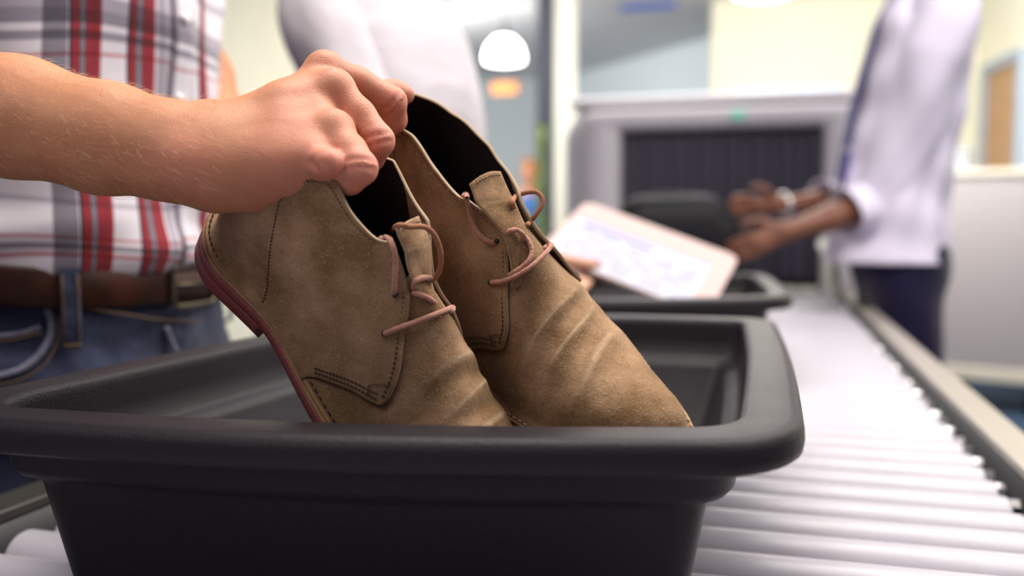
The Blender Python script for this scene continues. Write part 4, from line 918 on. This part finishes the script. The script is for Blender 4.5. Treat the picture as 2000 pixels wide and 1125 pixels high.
# belt, loop and buckle
def belt_pt(t, z, out): return mb_((.1735/1.36+.004+out)*math.cos(t), (.1735+.004+out)*math.sin(t), z)
b = MB(); T = np.linspace(-math.pi, math.pi, 120); zz = [(.950, .0), (.948, .0022), (.951, .0040), (.970, .0044), (.986, .0040), (.989, .0022), (.987, .0)]
G = np.array([[belt_pt(t, z + .010*sm(.4, 1.6, abs(t)), o_) for z, o_ in zz] for t in T]); b.grid(G, flip=True); belt = obj('belt', b, M['belt'], man)
for t in (-.74, .95, -2.2, 2.2):
    b = MB(); G = np.array([[belt_pt(t+du, z, o_) for z, o_ in ((.908, .000), (.912, .006), (.94, .0075), (.965, .0085), (.985, .0085), (.995, .004))] for du in np.linspace(-.055, .055, 5)]); b.grid(G, flip=True)
    lp_ = obj('belt_loop', b, M['denim'], jeans, solid=(.002, 0))
    b = MB()
    for du in (-.042, .042): b.tube([belt_pt(t+du, z, o_) for z, o_ in ((.912, .0075), (.94, .009), (.965, .010), (.985, .010))], .0008, 6)
    b.tube([belt_pt(t+du, .913, .0078) for du in np.linspace(-.05, .05, 5)], .0012, 6); obj('loop_stitching', b, M['gold_thread'], lp_)
bt = .10; bw = .20
b = MB(); fr = [(bt-bw, .944), (bt+bw, .944), (bt+bw, .993), (bt-bw, .993)]; Q = []
for i in range(4):
    (t1_, z1_), (t2_, z2_) = fr[i], fr[(i+1) % 4]
    for u_ in np.linspace(.08, .92, 8): Q.append(belt_pt(t1_+(t2_-t1_)*u_, z1_+(z2_-z1_)*u_, .0075))
b.tube(Q + [Q[0]], .0030, 8, cap=False); obj('buckle', b, M['brass'], belt)
b = MB(); b.tube([belt_pt(bt-bw, .968, .0085), belt_pt(bt-.05, .968, .011), belt_pt(bt+.10, .968, .0085)], .0022, 8); obj('buckle_prong', b, M['brass'], belt)
b = MB(); G = np.array([[belt_pt(t, z, o_) for z, o_ in ((.946, .004), (.948, .0075), (.97, .0085), (.990, .0075), (.992, .004))] for t in np.linspace(bt+bw+.04, bt+bw+.16, 4)]); b.grid(G, flip=True); obj('belt_keeper', b, M['belt'], belt, solid=(.0015, 0))
b = MB(); G = np.array([[belt_pt(t, z, o_) for z, o_ in ((.954, .0045), (.953, .0068), (.968, .0074), (.984, .0068), (.983, .0045))] for t in np.linspace(bt-bw+.02, bt+bw+.22, 12)]); b.grid(G, flip=True); obj('belt_tip', b, M['belt'], belt)
for s_ in (-1, 1):
    b = MB(); P = [mb_(-.07, s_*.105, .035), mb_(0, s_*.107, .05), mb_(.08, s_*.109, .042), mb_(.165, s_*.11, .030)]; b.tube(spline(P, 20), np.interp(np.linspace(0, 1, 20), [0, .15, .5, .85, 1], [.025, .048, .052, .046, .02]), 16); obj('shoe', b, M['belt'], man)
def haircap(name, p, nf, ls, h, m, parent, long_=False):
    B = Body(); P = lambda f_, l_, z: p(f_*h, l_*h, z*h); B.chain([P(-.012, 0, 1.70), P(-.008, 0, 1.745)], [.098*h, .100*h], .02, ls, 1.12); B.limb(P(.06, 0, 1.79), P(-.02, 0, 1.80), .045*h, .05*h, .03)
    if long_: B.chain([P(-.05, 0, 1.70), P(-.085, 0, 1.60)], [.07*h, .05*h], .04)
    B.limb(P(.13, 0, 1.62), P(.125, 0, 1.73), .075*h, .070*h, .01, neg=True)
    c = P(0, 0, 1.72); V, Fc = mesh_field(B.f, *[axis_coords(c[k]-.2, c[k]+.2, .009) for k in range(3)]); return obj(name, (smooth_mesh(V, Fc, 1), Fc), m, parent)
haircap('hair', mb_, nf, ls, 1, M['hair'], man)
# fine blond hairs on the forearm
rnd = random.Random(8); b = MB(); bd = proj(body_V := np.array([v.co for v in body.data.vertices]) + np.array(man['_w']))
me = body.data; sel = np.where((bd[:, 2] < .68) & (bd[:, 0] > -60) & (bd[:, 0] < 425) & (bd[:, 1] > 80) & (bd[:, 1] < 400))[0]
nrm = np.zeros((len(me.vertices), 3), np.float32); me.vertices.foreach_get('normal', nrm.ravel()); 
nrm = np.array([v.normal for v in me.vertices])
for _ in range(1500):
    i = sel[rnd.randrange(len(sel))]; n_ = nrm[i]
    if n_ @ fwd > .25: continue
    p0 = body_V[i]; d0 = rgt*rnd.uniform(.5, 1) - upv*rnd.uniform(-.2, .7); d0 = d0 - n_*(d0@n_); d0 /= np.linalg.norm(d0); l_ = rnd.uniform(.004, .009)
    b.tube([p0, p0 + n_*l_*.25 + d0*l_*.35, p0 + n_*l_*.32 + d0*l_*.95], [.00006, .00005, .00002], 3, cap=False)
obj('forearm_hair', b, mat('hair_blond_fine', (.85, .62, .40), .5), man, kind='stuff')

# ---- the woman in the white blouse holding the form
Cw = np.array([-.740, 1.60, 0.]); aw = math.radians(12); nw = np.array([math.cos(aw), -math.sin(aw), 0]); lw_ = np.array([math.sin(aw), math.cos(aw), 0])
pw = lambda f_, l_, z: Cw + nw*(f_ + .06*float(sm(.80, .98, z))) + lw_*l_ + [0, 0, z]
woman = empty('person', (*Cw[:2], 0), 'person in loose white blouse behind the boots, thumb resting on the paper form', 'person')
B = Body(); figure(B, pw, nw, lw_, .97, w=.9)
FA, FB = at(1146, 392, 1.70), at(1444, 502, 1.62); _f = (FB-FA)/np.linalg.norm(FB-FA); _r = at(1406, 572, 1.) - CAM
FC = CAM + _r*(((FB-CAM) @ _f)/(_r @ _f)); FC = FB + (FC-FB)*(.235/np.linalg.norm(FC-FB)); FD = FA + FC - FB
fx = (FB-FA)/np.linalg.norm(FB-FA); fy = (FD-FA); fy = fy - fx*(fy@fx); fy /= np.linalg.norm(fy); fz = np.cross(fy, fx); fz = fz if fz @ (CAM-FA) > 0 else -fz
onf = lambda x, y: CAM + (at(x, y, 1.)-CAM)*(((FA-CAM) @ fz)/((at(x, y, 1.)-CAM) @ fz))
wh = onf(1090, 560) - fx*.085 - fy*.01; sr = pw(-.02, -.17, 1.38); er = at(830, 470, 1.52)
B.chain([sr, (sr+er)/2 + [0, 0, -.01], er], [.046, .040, .034], .02); B.chain([er, (er+wh)/2, wh], [.034, .028, .021], .02)
tt = onf(1167, 521)
B.limb(wh, wh + (tt-wh)*.45 - fz*.012, .022, .026, .02, fz, 1.5)
for q_ in range(4):
    r0 = wh + (tt-wh)*.42 - fz*.016 + fy*(-.020 + .015*q_); B.chain([r0, r0 + fx*.04, r0 + fx*.068 + fz*.002], [.0085, .0078, .0065], .004)
B.chain([wh + fz*.006, wh + (tt-wh)*.55 + fz*.012, tt - (tt-wh)*.12 + fz*.004, tt + fz*.0055], [.014, .0115, .0095, .0075], .006)
sl_ = pw(-.02, .17, 1.38); el_ = pw(.04, .21, 1.10); wl_ = at(1120, 560, 1.78)
B.chain([sl_, el_], [.046, .036], .02); B.chain([el_, wl_], [.034, .021], .02); hand(B, wl_, FD*.5+FC*.5-fy*.05-wl_, fz, -fy, .2, .9)
V, Fc = mesh_field(B.f, axis_coords(-1.0, -.1, .012, [(-.5, -.14, .004)]), axis_coords(1.25, 2.05, .012, [(1.36, 1.62, .005)]), axis_coords(-.02, 1.84, .012, [(.88, 1.02, .004)]))
obj('body', (smooth_mesh(V, Fc, 1), Fc), M['skin_pale'], woman)
wv = lambda T, z: .008*np.sin(T*4+z*5) + .005*np.sin(T*9-z*9+1)
Aw = lambda z: float(cr([.80, .95, 1.1, 1.3, 1.39, 1.43, 1.46, 1.485], [.235, .215, .200, .190, .195, .185, .14, .075], z)); Bw = lambda z: float(cr([.80, .95, 1.1, 1.3, 1.39, 1.43, 1.46, 1.485], [.185, .175, .160, .145, .115, .095, .08, .066], z))
bl_, _ = wrapcloth(pw, nw, lw_, (.84, 1.485), Aw, Bw, lambda z: 0., wv, 'blouse', M['blouse'], woman, 110, 60)
sleeve([pw(-.02, -.08, 1.42), sr + [0, 0, .01], (sr+er)/2, er, er*.6+wh*.4], [.058, .070, .062, .052, .045], 'blouse_sleeve', M['blouse'], bl_, .004); sleeve([pw(-.02, .08, 1.42), sl_ + [0, 0, .01], el_, el_*.55+wl_*.45], [.058, .068, .056, .046], 'blouse_sleeve', M['blouse'], bl_, .004, 3)
def trousers(name, p, nf, ls, h, m, parent, top=.97, w=1.0, lo=.05, q=1.3, rl=1.0):
    J = Body(); P = lambda f_, l_, z: p(f_*h, l_*h*w, z*h)
    J.chain([P(0, 0, top-.02), P(-.005, 0, .86)], [.162*h*w, .168*h*w], .05, nf, q)
    for s_ in (-1, 1): J.chain([P(0, s_*.082, .84), P(.005, s_*.092, .5), P(-.015, s_*.10, .06)], [.094*h*rl, .074*h*rl, .066*h], .035)
    def ex(X, D): return np.maximum(np.maximum(D - .003*np.sin(X[:, 2]*30+X[:, 0]*40), X[:, 2] - top*h), lo - X[:, 2])
    J.extra = ex; c = P(0, 0, .5); V, Fc = mesh_field(J.f, axis_coords(c[0]-.26, c[0]+.26, .013), axis_coords(c[1]-.26, c[1]+.26, .013), axis_coords(0, 1.0, .013), slack=2); return obj(name, (smooth_mesh(V, Fc, 1), Fc), m, parent)
def feet(p, h, m, parent):
    for s_ in (-1, 1):
        b = MB(); P = [p(f_*h, s_*l_*h, z) for f_, l_, z in ((-.07, .105, .035), (0, .107, .05), (.08, .109, .042), (.165, .11, .030))]; b.tube(spline(P, 20), np.interp(np.linspace(0, 1, 20), [0, .15, .5, .85, 1], [.025, .048, .052, .046, .02]), 16); obj('shoe', b, m, parent)
trousers('trousers', pw, nw, lw_, .97, M['denim'], woman, w=.9); feet(pw, .95, M['belt'], woman); haircap('hair', pw, nw, lw_, .97, M['hair'], woman, True)

# paper form in its folder
fold = empty('document_folder', (FA+FC)/2, 'pale pink rounded folder with a printed form, held over the second bin', 'folder')
Wf = np.linalg.norm(FB-FA); Hf = abs((FD-FA) @ fy)
def fpt(u, v, o_=0): return FA + fx*u + fy*v + fz*o_
def rrect(u0, u1, v0, v1, R, n=8):
    o_ = []
    for cu, cv_, a0 in ((u1-R, v1-R, 0), (u0+R, v1-R, 90), (u0+R, v0+R, 180), (u1-R, v0+R, 270)):
        for k in range(n+1): t = math.radians(a0 + 90*k/n); o_.append((cu+R*math.cos(t), cv_+R*math.sin(t)))
    return o_
def plate(rr, o0, o1, name, m, parent):
    b = MB(); k = len(rr); b.grid(np.array([[fpt(u, v, o0) for u, v in rr], [fpt(u, v, o1) for u, v in rr]]), cv=True); b.f += [list(range(k))[::-1], [k+i for i in range(k)]]; b.m += [0, 0]; return obj(name, b, m, parent, smooth=False, fix=True)
plate(rrect(0, Wf, 0, Hf, .022), -.007, 0, 'folder_cover', mat('folder_blush', (.50, .39, .375), .9, spec=.1), fold)
form = plate(rrect(.012, Wf-.035, .072, Hf-.004, .001), 0, .0012, 'printed_form', mat('form_paper', (.50, .495, .56), .9, spec=.1), fold)
INK = mat('form_blue_ink', (.12, .14, .40), .7); INK2 = mat('form_header_ink', (.16, .16, .42), .7)
b = MB(); 
def ink(b, u0, u1, v0, v1): b.add([fpt(u0, v0, .0015), fpt(u1, v0, .0015), fpt(u1, v1, .0015), fpt(u0, v1, .0015)], [(0, 1, 2, 3)])
ink(b, .013, Wf-.036, .073, .0765); obj('form_header_line', b, INK2, form, smooth=False)
b = MB(); rnd = random.Random(3); ink(b, .03, .16, .088, .098)
for r_ in range(10):
    v = .108 + r_*.0120; u = .02 + rnd.uniform(0, .02)
    while u < Wf-.06: w_ = rnd.uniform(.012, .05); ink(b, u, min(u+w_, Wf-.045), v, v+.0036); u += w_ + rnd.uniform(.004, .02)
obj('form_printed_rows', b, INK, form, smooth=False)

# black bag on the rollers
bagc = at(1320, 430, 2.62); bag = empty('laptop_bag', (bagc[0], bagc[1], ZR), 'black soft bag on the rollers in front of the scanner curtain', 'bag')
B = Body(); bx = rgt; byy = np.array([-rgt[1], rgt[0], 0.]); bp_ = lambda u, v, z: np.array([bagc[0], bagc[1], 0]) + bx*u + byy*v + [0, 0, z]
for z in (.845, .93, 1.0): B.limb(bp_(-.13, 0, z), bp_(.13, 0, z), .065, .065, .05, byy, 1.0)
B.limb(bp_(-.10, 0, 1.055), bp_(.08, 0, 1.06), .055, .055, .05)
V, Fc = mesh_field(B.f, axis_coords(bagc[0]-.3, bagc[0]+.3, .009), axis_coords(bagc[1]-.2, bagc[1]+.2, .009), axis_coords(.76, 1.2, .009))
M['bag'] = mat('bag_nylon_black', (.006, .006, .008), .55, spec=.2, bump=.5, bscale=300)
obj('bag_body', (smooth_mesh(V, Fc, 2), Fc), M['bag'], bag)
b = MB(); b.tube(spline([bp_(-.17, -.03, .98), bp_(-.1, -.055, 1.035), bp_(.05, -.055, 1.045), bp_(.15, -.05, 1.0)], 30), .005, 8); obj('zip', b, mat('zip_grey', (.12, .12, .14), .4, metal=.5), bag)
b = MB(); b.tube(spline([bp_(-.07, 0, 1.085), bp_(-.06, 0, 1.108), bp_(.05, 0, 1.108), bp_(.06, 0, 1.085)], 24), .009, 10); obj('handle', b, M['bag'], bag)
b = MB(); b.box((-.055, -.06, .0), (.055, -.052, .07), M=Matrix(((bx[0], byy[0], 0, bagc[0]), (bx[1], byy[1], 0, bagc[1]), (0, 0, 1, .87), (0, 0, 0, 1)))); obj('front_pocket', b, M['bag'], bag, bevel=.004)

# ---- the officer at the scanner
Co = np.array([.385, 2.80, 0.]); ao = math.radians(188); no = np.array([math.cos(ao), math.sin(ao), 0]); lo_ = np.array([-math.sin(ao), math.cos(ao), 0])
po = lambda f_, l_, z: Co + no*f_ + lo_*l_ + [0, 0, z]
off = empty('person', (*Co[:2], 0), 'person in white uniform shirt and navy trousers reaching for the black bag at right', 'person')
B = Body(); OH = 1.085; po_h = lambda f_, l_, z: po(f_ + .03*float(sm(1.5, 1.0, z)*sm(.78, .95, z)), l_, z)
figure(B, po_h, no, lo_, OH, w=.82)
s1 = po(-.03, .165, 1.565); e1_ = at(1712, 398, 2.50); w1 = at(1535, 452, 2.44); s2 = po(-.03, -.165, 1.565); e2_ = at(1660, 385, 2.78); w2 = at(1522, 400, 2.66)
B.chain([s1, (s1+e1_)/2, e1_], [.052, .046, .038], .02); B.chain([e1_, (e1_+w1)/2, w1], [.040, .036, .025], .02); hand(B, w1, at(1440, 492, 2.46)-w1, byy*.4 - upv*.1 + np.array([0, .6, .1]), np.array([0, 0, 1.]), .28, 1.05)
B.chain([s2, (s2+e2_)/2, e2_], [.052, .044, .036], .02); B.chain([e2_, (e2_+w2)/2, w2], [.036, .030, .022], .02); hand(B, w2, at(1430, 400, 2.66)-w2, np.array([0, -.7, -.1]), np.array([0, 0, 1.]), .30)
V, Fc = mesh_field(B.f, axis_coords(-.25, .66, .012, [(-.14, .02, .0045)]), axis_coords(2.25, 3.1, .012, [(2.38, 2.72, .0055)]), axis_coords(-.02, 1.84, .012, [(.92, 1.10, .0045)]))
obj('body', (smooth_mesh(V, Fc, 1), Fc), M['skin_dark'], off)
wo = lambda T, z: .006*np.sin(T*4+z*7) + .005*np.sin(T*9-z*12+1) + .004*np.sin(z*40+T*2)
Ao = lambda z: float(cr([.90, 1.0, 1.14, 1.35, 1.50, 1.60, 1.66], [.185, .172, .165, .178, .188, .155, .072], z)); Bo = lambda z: float(cr([.90, 1.0, 1.14, 1.35, 1.50, 1.60, 1.66], [.180, .155, .144, .142, .124, .100, .066], z))
Sh = lambda z: .060*float(sm(1.6, 1.0, z)) - .005
us_, GO = wrapcloth(po, no, lo_, (.922, 1.66), Ao, Bo, Sh, wo, 'uniform_shirt', M['uniform'], off, 120, 80)
sleeve([s1 + [0, -.0, .045] - lo_*.05, s1 + lo_*.01, (s1+e1_)/2 + no*-.01, e1_ - no*.012, e1_*.72 + w1*.28], [.070, .088, .080, .074, .062], 'uniform_sleeve', M['uniform'], us_, .006, 1); sleeve([s2 + [0, 0, .045] + lo_*.05, s2, (s2+e2_)/2, e2_, e2_*.75 + w2*.25], [.065, .080, .070, .062, .055], 'uniform_sleeve', M['uniform'], us_, .005, 4)
sleeve([e1_*.85 + w1*.15, e1_*.66 + w1*.34], [.064, .070], 'rolled_cuff', M['uniform'], us_, .003, 2, 10, 30, .004); sleeve([e2_*.80 + w2*.20, e2_*.60 + w2*.40], [.056, .060], 'rolled_cuff', M['uniform'], us_, .003, 2, 10, 30, .004)
b = MB(); T = np.linspace(-math.pi+.0, math.pi, 50); G = np.array([[po(Sh(1.64)+(.068+o_)*math.cos(t)*(1.0), (.072+o_)*math.sin(t), z + .035*math.cos(t)*-1*.5) for z, o_ in ((1.635, .018), (1.66, .012), (1.695, .0), (1.690, -.004))] for t in T]); b.grid(G, flip=True); obj('collar', b, M['uniform'], us_, solid=(.002, 0))
def op(t, z, o_): return po(Sh(z)+(Bo(z)+o_)*math.cos(t), (Ao(z)+o_)*math.sin(t), z)
def tiestrip(z0, z1, m, name, w0, w1_, par):
    G = np.array([[op(.10 + k*(w0+(w1_-w0)*u_)/.14, z0+(z1-z0)*u_, .010) for u_ in np.linspace(0, 1, 24)] for k in (-.5, -.25, 0, .25, .5)]); b = MB(); b.grid(G, flip=False); return obj(name, b, m, par, solid=(.004, 0))
tie = tiestrip(1.665, 1.13, M['tie'], 'tie', .035, .075, off); tiestrip(1.225, 1.155, M['tieblue'], 'tie_block', .071, .076, tie); tiestrip(1.245, 1.230, M['uniform'], 'tie_stripe', .071, .072, tie)
trousers('trousers', po_h, no, lo_, OH, M['navy'], off, .90, w=.86, q=1.15, rl=1.0); feet(po, OH, M['navy'], off); haircap('hair', po_h, no, lo_, OH, M['hair_black'], off, True)
b = MB(); dv_ = (w1-e1_)/np.linalg.norm(w1-e1_); d2_ = (w2-e2_)/np.linalg.norm(w2-e2_); u_ = np.cross(d2_, [0, 0, 1]); u_ /= np.linalg.norm(u_); v2 = np.cross(d2_, u_); c = w2 - d2_*.015
b.tube([c + (u_*math.cos(t)+v2*math.sin(t))*.029 for t in np.linspace(0, 2*np.pi, 30)], .007, 8); obj('bracelet', b, mat('bracelet_silver', (.8, .78, .75), .25, metal=.7), off)

# ---- someone far off in the hall
Cx_ = at(1034, 430, 8.3); nx_ = np.array([.3, -.95, 0]); nx_ /= np.linalg.norm(nx_); lx_ = np.array([-nx_[1], nx_[0], 0]); pf = lambda f_, l_, z: np.array([Cx_[0], Cx_[1], 0]) + nx_*f_ + lx_*l_ + [0, 0, z]
fp = empty('person', (Cx_[0], Cx_[1], 0), 'tiny blurred person in a blue top far behind, beside the cream post', 'person')
B = Body(); hs = .87; figure(B, pf, nx_, lx_, hs, w=.85)
for s_ in (-1, 1): B.chain([pf(-.02, s_*.16, 1.25), pf(-.01, s_*.20, 1.02), pf(.05, s_*.19, .82)], [.042, .036, .024], .02); hand(B, pf(.05, s_*.19, .82), np.array([0, 0, -1.]), lx_*-s_, nx_, .2, .9)
V, Fc = mesh_field(B.f, axis_coords(Cx_[0]-.35, Cx_[0]+.35, .014), axis_coords(Cx_[1]-.3, Cx_[1]+.3, .014), axis_coords(-.02, 1.65, .014)); obj('body', (V, Fc), M['skin'], fp)
M['bluetop'] = cloth_mat('blue_jersey', (.05, .13, .34), .8, 500, .2)
bt_, _ = wrapcloth(pf, nx_, lx_, (.82, 1.27), lambda z: float(cr([.82, 1.0, 1.2, 1.27], [.165, .155, .16, .08], z)), lambda z: float(cr([.82, 1.0, 1.2, 1.27], [.125, .115, .115, .06], z)), lambda z: 0., lambda T, z: .003*np.sin(T*5+z*9), 'blue_top', M['bluetop'], fp, 60, 30)
for s_ in (-1, 1): sleeve([pf(-.02, s_*.14, 1.25), pf(-.01, s_*.20, 1.02), pf(.04, s_*.195, .86)], [.055, .045, .035], 'sleeve', M['bluetop'], bt_, .002)
trousers('trousers', pf, nx_, lx_, hs, M['navy'], fp, w=.9); feet(pf, hs, M['navy'], fp); haircap('hair', pf, nx_, lx_, hs, mat('hair_ginger', (.3, .1, .03), .6), fp)

for o in S.objects:
    if '_w' in o: del o['_w']
